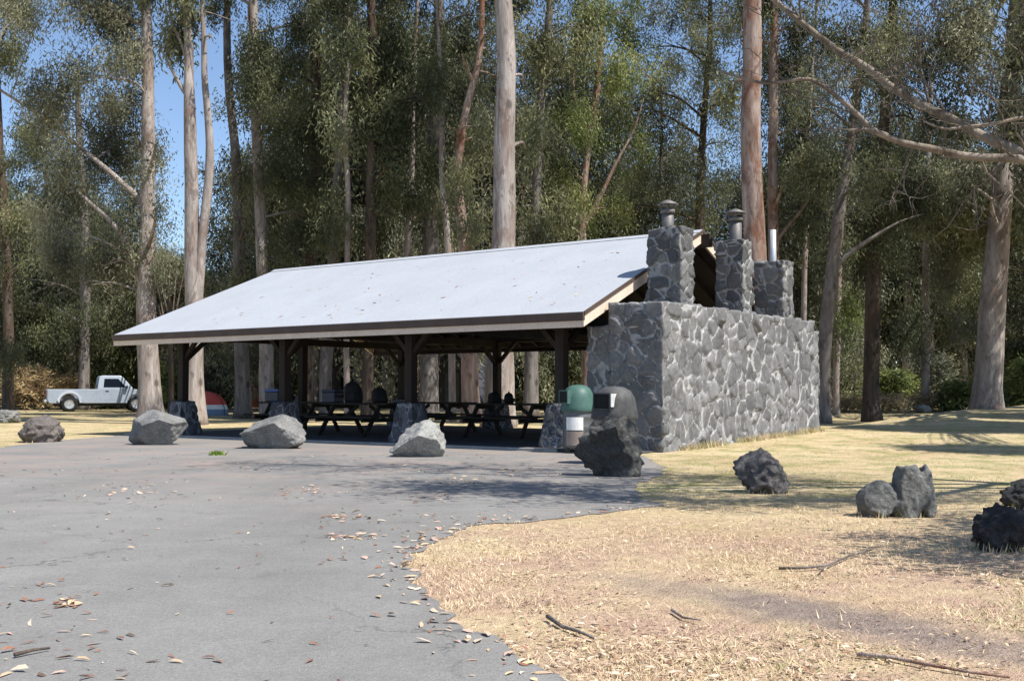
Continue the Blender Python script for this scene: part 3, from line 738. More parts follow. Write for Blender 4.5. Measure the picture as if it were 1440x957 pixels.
RM = dict(brown=rockmat('brown_grey_basalt', (.10,.085,.078), (.155,.135,.125), (.22,.2,.185)),
          grey=rockmat('grey_basalt', (.11,.11,.108), (.19,.19,.185), (.27,.265,.255), 9, .6),
          pale=rockmat('pale_weathered_basalt', (.19,.19,.18), (.30,.30,.285), (.39,.38,.36), 9, .7),
          lichen=rockmat('lichened_lava', (.045,.045,.045), (.105,.105,.10), (.27,.265,.245), 12, 1, .06),
          dark=rockmat('dark_lava', (.08,.075,.075), (.17,.162,.162), (.29,.275,.27), 12, 1, .07),
          slate=rockmat('charcoal_lava', (.075,.077,.077), (.165,.168,.163), (.27,.27,.26), 16, .8, .04),
          black=rockmat('black_lava', (.03,.03,.031), (.07,.069,.071), (.135,.133,.133), 11, 1, .08))
def blob(seed, amp, freq, cuts, ncut, sub=5, rough=.05, rfreq=6):
    bm = bmesh.new(); bmesh.ops.create_icosphere(bm, subdivisions=sub, radius=1)
    rn = random.Random(seed); off = Vector((seed * 3.7, seed * 1.3, seed * 2.1))
    pls = [(Vector(n).normalized(), d) for n, d in cuts]
    for _ in range(ncut):
        n = Vector((rn.gauss(0,1), rn.gauss(0,1), rn.gauss(0,.8))).normalized(); pls.append((n, rn.uniform(.68, .9)))
    for vtx in bm.verts:
        p = vtx.co.copy(); n0 = p.normalized()
        p *= 1 + amp * noise.fractal(p * freq + off, .9, 2, 3)
        for n, d in pls:
            k = p.dot(n) - d
            if k > 0: p -= n * k
        p += n0 * rough * (noise.hetero_terrain(p * rfreq + off, .8, 2.1, 4, .5) - .6)
        vtx.co = p
    return bm
def boulder(px, by, wp, hp, seed, mat_, lab, amp=.3, freq=1.1, cuts=(), ncut=7, rough=.05, rfreq=5, dep=.85, lobes=None, Y=None, ang=0):
    q = gnd(px, by) if Y is None else Vector((at(px, 560, Y).x, Y, tz(at(px, 560, Y).x, Y)))
    W, Hh = wp * q.y / F, hp * q.y / F
    if lobes:
        bm = bmesh.new()
        for (cx_, cy_, cz_, rx_, ry_, rz_, sd, cu) in lobes:
            b2 = blob(sd, amp, freq, cu, ncut, 5, rough, rfreq)
            tmp = bpy.data.meshes.new('t'); 
            for vtx in b2.verts: vtx.co = Vector((cx_ + vtx.co.x*rx_, cy_ + vtx.co.y*ry_, cz_ + vtx.co.z*rz_))
            b2.to_mesh(tmp); b2.free(); bm.from_mesh(tmp); bpy.data.meshes.remove(tmp)
        me = bpy.data.meshes.new('boulder'); bm.to_mesh(me); bm.free()
        tmp = bpy.data.objects.new('tmp', me); C.objects.link(tmp)
        rmod = tmp.modifiers.new('r', 'REMESH'); rmod.mode = 'VOXEL'; rmod.voxel_size = .035
        dg = bpy.context.evaluated_depsgraph_get(); me2 = bpy.data.meshes.new_from_object(tmp.evaluated_get(dg))
        bpy.data.objects.remove(tmp); me = me2; me.name = 'boulder'
        bm = bmesh.new(); bm.from_mesh(me)
    else:
        bm = blob(seed, amp, freq, cuts, ncut, 5, rough, rfreq); me = bpy.data.meshes.new('boulder')
        for vtx in bm.verts: vtx.co.y *= dep
    xs_ = [v.co.x for v in bm.verts]; zs_ = [v.co.z for v in bm.verts]; ysx = [v.co.y for v in bm.verts]
    x0, x1, z0, z1 = min(xs_), max(xs_), min(zs_), max(zs_); ym = (min(ysx)+max(ysx))/2
    zc = z0 + (z1 - z0) * .16
    sx_ = W / (x1 - x0); sz_ = Hh / (z1 - zc)
    for vtx in bm.verts: vtx.co = Vector(((vtx.co.x - (x0+x1)/2) * sx_, (vtx.co.y - ym) * sx_, (vtx.co.z - zc) * sz_))
    dmin = min(v.co.y for v in bm.verts)
    for f in bm.faces: f.smooth = True
    bm.to_mesh(me); bm.free()
    o = link('boulder', me, mat_); o.location = (q.x * (1 - dmin*.6/q.y), q.y - dmin*.6, q.z); o.rotation_euler = (0, 0, ang)
    return tag(o, lab, 'boulder', 'lava boulders edging the pavement')
boulder(8, 588, 40, 19, 3, RM['grey'], 'low flat grey boulder on the grass at the far left, left of the pickup', Y=38, ncut=9)
boulder(60, 622, 60, 39, 5, RM['brown'], 'brown grey boulder on the grass edge in front of the pickup', .25, 1.3, [((.2,-.3,.9), .62), ((-.7,-.4,.55), .72)], 6, .06)
boulder(221, 626, 84, 50, 8, RM['grey'], 'angular grey boulder at the foot of the pale trunk beside the pickup', .22, 1.0, [((-.35,-.5,.75), .6), ((.5,-.35,.75), .72), ((.15,-.9,-.4), .5), ((-.8,-.6,.1), .66), ((.85,-.4,-.25), .74)], 4, .03)
boulder(388, 631, 92, 48, 12, RM['grey'], 'pointed grey boulder with a smooth sloping face, in front of the dark table', .2, 1.0, [((-.55,-.25,.8), .45), ((-.15,-.95,-.3), .5), ((.75,-.3,.55), .62), ((.5,-.85,0), .72)], 3, .035)
boulder(587, 643, 80, 53, 16, RM['pale'], 'pale whitish grey boulder on the pavement in front of the pavilion', .22, 1.1, [((-.7,-.3,.65), .52), ((.9,-.1,.25), .66), ((0,-.85,-.55), .62), ((.1,-.5,.85), .74)], 3, .05)
boulder(857, 671, 100, 88, 21, RM['lichen'], 'big rough lichen spotted boulder hiding the charcoal bin', .28, 1.4, [((-.5,-.8,-.3), .42), ((.75,-.45,.45), .72), ((-.3,-.2,.9), .68)], 5, .1, 4)
boulder(1071, 694, 82, 64, 27, RM['dark'], 'knobbly dark lava rock on the grass in front of the stone wall', .4, 1.5, [((-.5,-.4,.75), .68), ((.8,-.2,.5), .6)], 5, .085, 4)
boulder(1258, 727, 108, 74, 31, RM['slate'], 'split charcoal boulder with a round lobe and an upright slab', .16, 1.0, ncut=3, rough=.06, rfreq=4,
        lobes=[(-.55, .05, .38, .48, .5, .46, 41, [((-.1,-.9,.2), .7)]), (.20, 0, .55, .36, .5, .74, 43, [((0,-.95,0), .6), ((0,.1,1), .8)]), (.67, .05, .5, .2, .46, .70, 47, [((0,-.95,0), .7), ((.9,0,0), .8)]), (.05, .1, .3, .4, .4, .36, 49, [])])
boulder(1412, 776, 92, 66, 36, RM['black'], 'jagged black lava rock nearest the camera', .35, 1.6, [((-.4,-.4,.8), .66)], 6, .09, 4)
boulder(1436, 716, 58, 42, 39, RM['black'], 'small black lava rock behind the jagged one', .32, 1.6, [((-.6,-.2,.7), .66)], 6, .08, 4)
# pale rocks in the clearing behind the pavilion
for px, by, wp, hp, sd, lab in ((560, 557, 26, 12, 51, 'pale sunlit rock in the clearing seen under the roof'), (1297, 557, 26, 12, 53, 'pale rock at the far edge of the lawn between the two right trunks')):
    boulder(px, by, wp, hp, sd, RM['pale'], lab, .3, 1.4, ncut=6, rough=.08, Y=52)

bx_, by_ = [], []
for o in [o for o in C.objects if o.name.split('.')[0] == 'boulder']:
    pts_ = [(o.matrix_basis @ v.co) for v in o.data.vertices if -.02 < v.co.z < .06]
    n_ = 90
    for p in rnd.sample(pts_, min(len(pts_), n_)):
        d_ = (p - o.location); d_.z = 0; d_.normalize()
        bx_.append(p.x + d_.x * rnd.uniform(-.01, .05)); by_.append(p.y + d_.y * rnd.uniform(-.01, .05))
bx_, by_ = np.array(bx_), np.array(by_); k = ~in_poly(bx_, by_); Vb, Fb = blades(bx_[k], by_[k], .03, .09, .005, .9)
tag(link('boulder_foot_grass', mesh_np('boulder_foot_grass', Vb, Fb, rg.integers(0, 3, k.sum())), [M['blade0'], M['blade1'], M['blade2']]), 'longer dry grass around the feet of the boulders', 'grass', kind='stuff')
# ------------------------------------------------------------------ fallen sticks
def stick(pts, rad, lab, m='bark_grey', fork=None):
    b = MB(); P = [gnd(*p) + Vector((0, 0, rad + .004 + rnd.uniform(0, .014))) for i, p in enumerate(pts)]
    b.tube(P, [rad * (1 - .5 * i / (len(P)-1)) for i in range(len(P))], 7)
    for fk in fork or []:
        Q = [gnd(*p) + Vector((0, 0, rad + .01 + .03*i)) for i, p in enumerate(fk)]; b.tube(Q, [rad*.6*(1-.4*i/max(1,len(Q)-1)) for i in range(len(Q))], 6)
    tag(b.build('fallen_branch', M[m], None), lab, 'branch', 'fallen branches on the dry verge')
stick([(770, 873), (790, 885), (812, 893), (835, 903)], .011, 'short broken stick near the corner of the asphalt', 'bark_grey')
stick([(1095, 802), (1130, 803), (1165, 800), (1192, 787), (1225, 777)], .009, 'forked grey twig lying in the middle of the verge', 'bark_grey', [[(1160, 801), (1155, 812), (1150, 818)]])
stick([(1205, 925), (1255, 930), (1300, 940), (1360, 950), (1420, 962)], .010, 'long reddish stick at the bottom of the verge', 'bark_red')
stick([(945, 862), (960, 872), (985, 878)], .008, 'pale curled bark strip at the left end of the bare earth', 'bark_pale')
stick([(1230, 690), (1300, 688)], .012, 'thin grey stick behind the split boulder', 'bark_grey')
stick([(20, 927), (45, 922), (70, 917)], .009, 'curved dark bark strip on the asphalt in the near corner', 'bark_dark')

# ------------------------------------------------------------------ trees
def leaf_quads(cen, L, W, droop=1.0, seed=0, spread=.7):
    g_ = np.random.default_rng(seed); n = len(cen)
    d = np.stack([g_.normal(0, spread, n), g_.normal(0, spread, n), -droop + g_.normal(0, .45, n)], -1); d /= np.linalg.norm(d, axis=1)[:,None] + 1e-9
    r_ = g_.normal(0, 1, (n, 3)); s_ = np.cross(d, r_); s_ /= np.linalg.norm(s_, axis=1)[:,None] + 1e-9
    nn = np.cross(d, s_)
    l = L * g_.uniform(.65, 1.35, n)[:,None]; w_ = W * g_.uniform(.65, 1.35, n)[:,None]
    bend = g_.uniform(-.12, .12, n)[:,None] * l
    v0 = cen; v1 = cen + d*l*.42 + s_*w_*.5 + nn*bend; v2 = cen + d*l; v3 = cen + d*l*.42 - s_*w_*.5 + nn*bend
    return np.stack([v0, v1, v2, v3], 1).reshape(-1, 3), np.arange(4*n).reshape(-1, 4)
def smooth_path(pts, n):
    P = [np.array(p, float) for p in pts]; P = [2*P[0]-P[1]] + P + [2*P[-1]-P[-2]]; out = []
    segs = len(P) - 3
    for i in range(n):
        t = i / (n-1) * segs; k = min(int(t), segs-1); f_ = t - k; a, b, c, d = P[k], P[k+1], P[k+2], P[k+3]
        out.append(.5*((2*b)+(-a+c)*f_+(2*a-5*b+4*c-d)*f_**2+(-a+3*b-3*c+d)*f_**3))
    return out
def tree(name, Y, trunk, clumps, leaf, bark, label, group=None, seed=1, stems=(), dens=1.0, L=.18, W=.046, nleaf=165, flare=1.3, cat='tree', droop=1.0, subr=.33, base_z=None, topfill=5, front=2):
    rn = random.Random(seed); g_ = np.random.default_rng(seed); lk = .85 + .5 * ((seed * 37) % 11) / 10; L *= lk; W *= lk; nleaf = int(nleaf / lk ** 1.4)
    b0 = at(trunk[0][0], trunk[0][1], Y); bz = tz(b0.x, Y) if base_z is None else base_z
    base = Vector((b0.x, Y, bz))
    root = empty(name, base, 0, label, cat, group)
    wood = MB()
    def path(tr, y_, grounded, nseg, sides):
        pts = []
        for (a, b, wpx) in tr:
            p = at(a, b, y_) if len((a, b)) == 2 else None
            pts.append((*(p - base), wpx * y_ / F / 2))
        if grounded: pts[0] = (pts[0][0], pts[0][1], -.15, pts[0][3])
        sp = smooth_path(pts, nseg)
        P_, R_ = [], []
        for i, q in enumerate(sp):
            z = q[2]; r_ = max(q[3], .012)
            if grounded and z < 1.2: r_ *= 1 + (flare - 1) * max(0, 1 - (z + .15) / 1.3) ** 2
            r_ *= 1 + .07 * noise.noise(Vector((seed, z * .9, 0))) + .04 * noise.noise(Vector((seed, z * 2.6, 4)))
            P_.append(Vector((q[0] + .05*noise.noise(Vector((z*.4, seed, 1))), q[1] + .05*noise.noise(Vector((z*.4, seed, 5))), q[2]))); R_.append(r_)
        wood.tube(P_, R_, sides); return P_, R_
    TP, TR = path(trunk, Y, True, 40, 14)
    SP = [(TP, TR)]
    for st in stems: SP.append(path(st, Y, False, 22, 9))
    cents = []
    clumps = list(clumps); tx = trunk[-2][0]
    if topfill:
        for k_ in range(topfill):
            clumps.append((tx + rn.uniform(-75, 75), rn.uniform(-70, 110), rn.uniform(24, 46), rn.uniform(20, 38), rn.uniform(-3, 3)))
    for k_ in range(front):
        i_ = rn.randint(1, len(trunk)-2); clumps.append((trunk[i_][0] + rn.uniform(-16, 16), rn.uniform(40, 330), rn.uniform(12, 24), rn.uniform(20, 38), rn.uniform(-3, -1.2), 1.1))
    for ci, c in enumerate(clumps):
        cx_, cy_, rx_, ry_ = c[:4]; dy_ = c[4] if len(c) > 4 else rn.uniform(-1.5, 1.5); kd = c[5] if len(c) > 5 else 1.0
        yy = Y + dy_; cc = at(cx_, cy_, yy) - base; rx_m, ry_m = rx_ * yy / F, ry_ * yy / F; rd = (rx_m + ry_m) * .5
        ns = max(3, int(rx_ * ry_ / 62 * dens * kd * (yy / 42.0) ** .5))
        # limb from trunk
        bestd, best = 1e9, None
        for (PP, RR) in SP:
            for i in range(len(PP)):
                if PP[i].z < cc.z - .25 * abs((PP[i]-cc).xy.length) + .3 and PP[i].z > 1.5:
                    dd_ = (PP[i]-cc).length
                    if dd_ < bestd: bestd, best = dd_, (PP[i], RR[i])
        limb = None
        if best:
            p0, r0 = best; mid = p0.lerp(cc, .5) + Vector((rn.uniform(-.3,.3), rn.uniform(-.3,.3), .12*bestd))
            limb = [Vector(q) for q in smooth_path([p0, mid, cc], 9)]
            lr = min(r0 * .45, .035 + .016 * bestd)
            wood.tube(limb, [lr * (1 - .75 * i/8) for i in range(9)], 6)
        for s_ in range(ns):
            th = rn.uniform(0, 2*math.pi); z = rn.uniform(-1, 1); rr_ = rn.random() ** .45; q = math.sqrt(1-z*z)
            sc_ = cc + Vector((rx_m*rr_*q*math.cos(th), rd*rr_*q*math.sin(th), ry_m*rr_*z))
            sc_ += Vector((noise.noise(sc_*.4), noise.noise(sc_*.4+Vector((9,0,0))), noise.noise(sc_*.4+Vector((0,9,0))))) * .5
            if kd < 1.5 and noise.noise(sc_ * .75 + Vector((seed*2.3, 0, 0))) < .0: continue
            cents.append((sc_, rn.uniform(.55, 1.3)))
            if limb and rn.random() < .3:
                o_ = limb[rn.randint(3, 8)]; m_ = o_.lerp(sc_, .55) + Vector((rn.uniform(-.15,.15), rn.uniform(-.15,.15), .1))
                wood.tube([o_, m_, sc_], [.022, .014, .007], 4, cap=False)
    wood.build('trunk', M[bark], root)
    if cents:
        ctr = np.array([c[0] for c in cents]); szs = np.array([c[1] for c in cents]) * subr
        rep = np.repeat(np.arange(len(ctr)), nleaf)
        pos = ctr[rep] + g_.normal(0, 1, (len(rep), 3)) * szs[rep][:,None] * np.array([.85, .85, 1.35])
        Vq, Fq_ = leaf_quads(pos, L, W, droop, seed)
        if base.z is not None: Vq = Vq[:]  # local coordinates already relative to the base
        link('crown', mesh_np('crown', Vq, Fq_), M[leaf], root)
    return root

# --- named trees
def shade(px, py, h, rx, ry, Yt, kd=1.6):
    # a bough whose shadow falls on the lawn at this place: work back along the sun's direction
    q = gnd(px, py); p = q + S * (h / S.z); k = F / p.y
    c_, s_ = math.cos(PITCH), math.sin(PITCH); dy_, dz_ = p.y, p.z - H
    dep = c_ * dy_ + s_ * dz_; up = -s_ * dy_ + c_ * dz_
    return (CX + p.x / dep * F, CY - up / dep * F, rx, ry, p.y - Yt, kd)
tree('eucalyptus_tree', 40, [(213, 592, 36), (209, 520, 30), (206, 430, 26), (207, 300, 21), (209, 160, 18), (205, 0, 14), (203, -180, 8)],
     [(150,110,70,60),(95,215,70,50),(195,55,65,50),(165,320,60,50),(228,370,24,26),(125,15,80,45),(85,110,45,45),(60,330,50,45),(130,400,46,30),(200,210,35,45),(150,-90,110,60),(250,-80,80,50),(60,20,60,30),(45,-30,60,30),(120,170,60,46),(160,215,40,44),(60,265,50,36),(120,280,50,36),(185,150,34,46),(150,370,40,40)],
     'leaf_grey', 'bark_pale', 'pale trunked eucalyptus with grey green crown standing beside the pickup', seed=3, dens=.95, topfill=1,
     stems=[[(207,290,12),(180,265,9),(140,230,7),(60,165,5),(-10,120,4)],[(207,420,10),(170,330,7),(110,270,5)]])
tree('eucalyptus_tree', 36, [(275, 590, 30), (273, 500, 26), (271, 400, 23), (270, 300, 20), (268, 190, 18), (264, 110, 14), (265, 40, 12), (255, -100, 8)],
     [(240,40,40,35),(300,60,30,30),(225,-30,50,35),(310,-60,60,40),(270,-120,80,50),(250,95,22,18),(330,30,20,24)], 'leaf_mid', 'bark_pale',
     'white twin stemmed eucalyptus rising behind the left end of the roof', seed=5, topfill=0, front=0,
     stems=[[(273,470,15),(279,400,15),(284,345,14),(291,280,13),(296,215,12),(292,160,10),(286,110,9),(287,40,7),(283,-70,4)],[(266,140,7),(252,120,6),(237,92,4),(222,60,1)],[(266,110,6),(258,70,5),(243,30,3),(236,-20,1)]])
tree('eucalyptus_tree', 46, [(342, 575, 24), (340, 500, 21), (337, 380, 18), (334, 270, 15), (331, 205, 13), (321, 120, 12), (320, 20, 10), (318, -120, 6)],
     [(365,330,36,40),(345,110,22,34),(355,250,34,36),(305,340,26,30),(330,-60,60,50),(345,400,30,30)], 'leaf_mid', 'bark_grey',
     'grey trunked eucalyptus just right of the white twin stems', seed=7, topfill=1, front=1)
tree('eucalyptus_tree', 44, [(377, 575, 22), (374, 480, 20), (368, 350, 17), (362, 210, 15), (357, 120, 14), (356, 0, 12), (354, -120, 8)],
     [(395,80,36,40),(420,170,44,50),(390,250,40,44),(430,40,40,45),(425,300,44,46),(370,-60,80,50),(400,360,34,24)], 'leaf_dark', 'bark_pale',
     'slim eucalyptus with sunlit upper stem and dark crown above the ridge end', seed=9)
tree('eucalyptus_tree', 47, [(430, 575, 20), (432, 450, 18), (440, 300, 16), (445, 150, 14), (440, 0, 12), (438, -140, 7)],
     [(450,90,55,60),(470,200,55,55),(440,310,46,40),(510,140,50,60),(500,40,50,50),(490,290,50,46),(460,-60,110,60)], 'leaf_dark', 'bark_dark',
     'dark stringy eucalyptus with dense crown over the left half of the ridge', seed=11, dens=1.05)
tree('eucalyptus_tree', 43, [(458, 578, 19), (460, 480, 17), (470, 330, 14), (478, 200, 12), (485, 60, 10), (490, -80, 6)],
     [(480,130,30,40),(505,240,30,30),(530,30,40,40),(500,-40,70,40)], 'leaf_mid', 'bark_grey', 'thin pale eucalyptus stem seen between the two left posts', seed=12)
tree('eucalyptus_tree', 41, [(517, 580, 18), (518, 480, 16), (522, 300, 15), (524, 120, 13), (522, 0, 12), (520, -140, 6)],
     [(560,70,46,50),(545,180,48,55),(560,280,50,46),(590,140,40,50),(530,320,34,24),(570,-50,90,50)], 'leaf_dark', 'bark_dark',
     'dark straight eucalyptus left of the middle of the ridge', seed=13, dens=1.05)
tree('eucalyptus_tree', 45, [(602, 580, 28), (604, 480, 25), (606, 330, 22), (612, 180, 18), (617, 40, 15), (618, -120, 8)],
     [(600,60,40,50),(640,130,42,55),(600,230,44,48),(650,240,34,44),(650,50,34,46),(610,310,40,26),(630,-50,80,40)], 'leaf_dark', 'bark_grey',
     'thick grey eucalyptus seen between the middle posts', seed=15, dens=1.0)
tree('eucalyptus_tree', 39, [(663, 580, 27), (661, 520, 24), (655, 400, 18), (648, 300, 15), (642, 240, 13), (655, 160, 11), (674, 80, 9), (678, 20, 8), (676, -90, 5)],
     [(670,200,30,40),(655,320,34,20),(690,110,24,40),(635,180,20,30),(680,-40,50,36)], 'leaf_mid', 'bark_red',
     'leaning red streaked eucalyptus beside the big central trunk', seed=17)
tree('eucalyptus_tree', 34, [(701, 590, 44), (702, 500, 40), (705, 400, 36), (708, 320, 33), (710, 200, 30), (711, 100, 27), (709, 0, 25), (706, -160, 18), (700, -330, 10)],
     [(720,-150,120,60),(650,-220,90,50),(780,-230,90,50),(735,120,16,30,2.0),(740,215,16,26,2.5)], 'leaf_mid', 'bark_pale',
     'massive pale eucalyptus trunk rising behind the middle of the roof', seed=19, L=.24, topfill=0, front=0)
tree('eucalyptus_tree', 43, [(746, 580, 22), (748, 450, 18), (752, 330, 15), (756, 230, 13), (762, 120, 12), (772, 30, 11), (776, -60, 9)],
     [(745,60,30,34),(790,110,26,40),(735,290,28,30),(775,210,26,36),(800,40,34,34),(750,170,24,30),(770,-60,70,40),(790,300,30,24)], 'leaf_mid', 'bark_grey',
     'thin crooked eucalyptus immediately right of the massive central trunk', seed=21)
tree('eucalyptus_tree', 45, [(826, 580, 16), (824, 450, 13), (818, 330, 12), (822, 245, 11), (833, 170, 10), (842, 100, 9), (846, 30, 7), (850, -60, 5)],
     [(800,160,34,40),(870,90,40,40),(845,300,44,30),(880,210,40,44),(820,60,34,40),(880,20,40,30),(790,250,24,30),(860,-50,80,40)], 'leaf_bright', 'bark_red',
     'slender red eucalyptus with curved stem left of the first chimney', seed=23, dens=.8,
     stems=[[(819,320,8),(840,285,7),(866,230,4),(890,185,3),(905,140,1)],[(826,230,6),(812,160,5),(806,110,3),(815,50,1)]])
tree('eucalyptus_tree', 48, [(985, 585, 16), (985, 450, 14), (984, 330, 13), (986, 230, 11), (992, 140, 9), (998, 60, 8), (1000, -40, 5)],
     [(950,60,46,46),(985,240,40,48),(920,130,40,44),(930,240,44,44),(1020,30,34,40),(1010,150,22,40),(890,290,40,30),(960,310,40,26),(1010,260,34,36),(930,-40,80,40),(1010,90,34,50),(1020,200,26,50),(900,70,40,40),(955,20,40,36),(880,150,34,40)], 'leaf_mid', 'bark_dark',
     'dark thin eucalyptus rising between the first two chimneys', seed=25, dens=.8)
tree('eucalyptus_tree', 33, [(1074, 590, 36), (1070, 480, 34), (1065, 400, 33), (1060, 320, 31), (1056, 200, 29), (1057, 90, 27), (1058, 0, 26), (1060, -150, 19), (1062, -300, 10)],
     [(1060,-190,110,60),(1000,-260,80,50),(1130,-260,90,50),(1030,130,14,20,2.0)], 'leaf_mid', 'bark_red',
     'massive red and white eucalyptus trunk rising behind the second chimney', seed=27, topfill=0, front=0)
tree('eucalyptus_tree', 41, [(1092, 590, 18), (1090, 450, 16), (1087, 320, 15), (1087, 200, 14), (1088, 90, 13), (1090, -40, 10)],
     [(1110,50,26,40),(1120,180,24,50),(1115,90,24,30),(1125,300,28,40),(1090,-70,60,36)], 'leaf_dark', 'bark_red',
     'straight narrow brown eucalyptus just right of the red and white trunk', seed=29, stems=[[(1087,345,6),(1108,318,5),(1130,292,4),(1150,258,1)]])
tree('eucalyptus_tree', 37, [(1157, 582, 22), (1158, 520, 20), (1162, 450, 19), (1171, 370, 18), (1180, 300, 17), (1190, 230, 15), (1202, 160, 13), (1215, 60, 11), (1225, -60, 7)],
     [(1150,250,34,50),(1200,120,46,50),(1140,150,30,44),(1165,350,24,34),(1230,50,50,44),(1215,250,24,36),(1150,60,36,40),(1200,-60,90,40)], 'leaf_mid', 'bark_grey',
     'leaning grey brown eucalyptus touching the far end of the stone wall', seed=31, topfill=2, front=1,
     stems=[[(1170,385,9),(1190,360,7),(1230,332,5),(1265,312,3),(1300,300,1)]])
tree('eucalyptus_tree', 39, [(1226, 578, 26), (1226, 520, 22), (1227, 430, 21), (1230, 350, 20), (1236, 260, 17), (1245, 150, 15), (1255, 20, 12), (1260, -120, 6)],
     [(1265,380,34,56),(1225,330,26,46),(1265,290,36,50),(1245,220,40,44),(1285,170,40,50),(1270,90,50,46),(1300,260,30,40),(1280,450,24,34),(1220,400,18,30),(1270,-40,100,50)], 'leaf_dark', 'bark_dark',
     'dark straight eucalyptus wrapped in foliage on the right lawn', seed=33, topfill=2, front=1)
tree('eucalyptus_tree', 38, [(1387, 580, 41), (1390, 520, 38), (1397, 420, 35), (1404, 330, 31), (1412, 230, 27), (1420, 120, 24), (1430, 0, 20), (1436, -140, 12)],
     [(1370,90,50,50),(1340,180,36,50),(1440,110,40,60),(1380,230,24,34),(1330,50,44,44),(1455,260,30,50),(1360,-30,80,40),(1480,-40,90,50),(1345,260,26,30),(1390,20,40,40)], 'leaf_grey', 'bark_pale',
     'thick pale eucalyptus with grey bark on the right lawn', seed=35, dens=.9, topfill=2, front=1)
tree('eucalyptus_tree', 63, [(118, 570, 16), (119, 480, 15), (120, 400, 14), (118, 300, 12), (112, 200, 10), (108, 100, 7)],
     [(60,400,60,44),(120,350,50,46),(30,300,50,50),(100,450,50,30),(160,440,40,34),(20,430,44,40),(70,480,40,24),(30,200,30,40)], 'leaf_dark', 'bark_grey',
     'dark leafy eucalyptus directly behind the pickup', seed=37, dens=1.2, topfill=0, front=0)
tree('eucalyptus_tree', 47, [(12, 585, 16), (12, 500, 15), (10, 400, 13), (4, 280, 11), (-4, 120, 9), (-8, 0, 6)],
     [(-10,90,34,40),(10,500,26,30),(-20,300,44,50),(30,380,40,36),(10,230,24,24)], 'leaf_mid', 'bark_dark',
     'dark trunk at the far left of the grass beyond the low flat boulder', seed=39)
tree('eucalyptus_tree', 32, [(1500, 600, 34), (1495, 450, 30), (1490, 250, 26), (1485, 50, 20), (1480, -150, 12)],
     [(1445,170,40,50),(1460,330,40,60),(1440,40,50,44),(1500,-60,110,60),(1430,400,24,30),(1540,-160,130,70),(1560,60,90,70),(1640,200,90,60),(1700,60,110,70),(1760,260,80,50),(1620,330,60,40),(1800,120,90,60),(1570,140,80,40,5,1.5),(1690,140,90,50,5,1.5)] + [shade(a, b, h_, 105, 52, 32, 2.6) for a, b, h_ in ((1290,601,7),(1345,604,6.5),(1400,602,7.5),(1450,605,7),(1370,596,8),(1440,596,8),(1180,578,10),(1240,580,9.5),(1300,578,10),(1350,584,9),(1410,580,9.5),(1450,586,9),(1400,630,7))], 'leaf_mid', 'bark_grey',
     'eucalyptus whose crown hangs in from beyond the far right of the lawn', seed=41, topfill=0, front=0)
tree('eucalyptus_tree', 55, [(1300, 565, 12), (1302, 450, 11), (1303, 330, 10), (1306, 200, 8), (1310, 100, 5)],
     [(1320,390,34,40),(1290,480,30,30),(1345,340,30,34),(1320,300,26,30),(1340,440,34,34)], 'leaf_grey', 'bark_pale',
     'thin white eucalyptus stem in front of the brush behind the right lawn', seed=43, dens=.8, topfill=0, front=0)
tree('eucalyptus_tree', 50, [(1176, 570, 9), (1177, 480, 9), (1180, 380, 8), (1184, 280, 6)],
     [(1195,420,24,40),(1185,470,24,30),(1205,360,20,30)], 'leaf_bright', 'bark_pale', 'pale sapling seen between the leaning and the dark right trunks', seed=45, topfill=0, front=0)

tree('added_shade_tree', 54, [(240, 583, 8), (240, 500, 7), (238, 420, 5), (232, 370, 3)], [shade(a, 574, h_, 46, 28, 54, 3.2) for a, h_ in ((75,7.4),(105,7.8),(135,7.2),(165,7.7),(190,7.4),(120,8.6),(160,8.4))],  # tree added to cast shade over the pickup
     'leaf_mid', 'bark_dark', 'small thin tree added between the pickup and the white twin stems to shade the pickup', seed=61, topfill=0, front=0, flare=1.1)
# slender sunlit stems among the dark crowns
for i, (Yd, tr, lab) in enumerate([
    (41, [(488,580,9),(487,450,8),(489,300,8),(486,180,7),(490,60,6),(494,-60,4)], 'very thin pale stem left of the dark straight eucalyptus behind the ridge'),
    (42, [(570,580,10),(571,450,9),(574,330,9),(580,210,8),(583,90,6),(590,-60,4)], 'very thin pale stem right of the dark straight eucalyptus behind the ridge'),
    (40, [(637,580,10),(634,440,10),(628,320,9),(622,230,8),(620,120,7),(612,-40,4)], 'very thin pale stem between the thick grey and the leaning red trunks'),
    (44, [(1128,580,8),(1130,440,8),(1134,330,7),(1136,220,6),(1142,100,5),(1150,-20,3)], 'very thin pale stem between the brown pole trunk and the leaning one'),
    ]):
    tree('eucalyptus_tree', Yd, tr, [(tr[-1][0]+rn_x, -90+rn_y, 46, 30) for rn_x, rn_y in ((-20,0),(30,-30))], 'leaf_mid', 'bark_pale', lab, seed=70+i, topfill=0, front=1, flare=1.15)
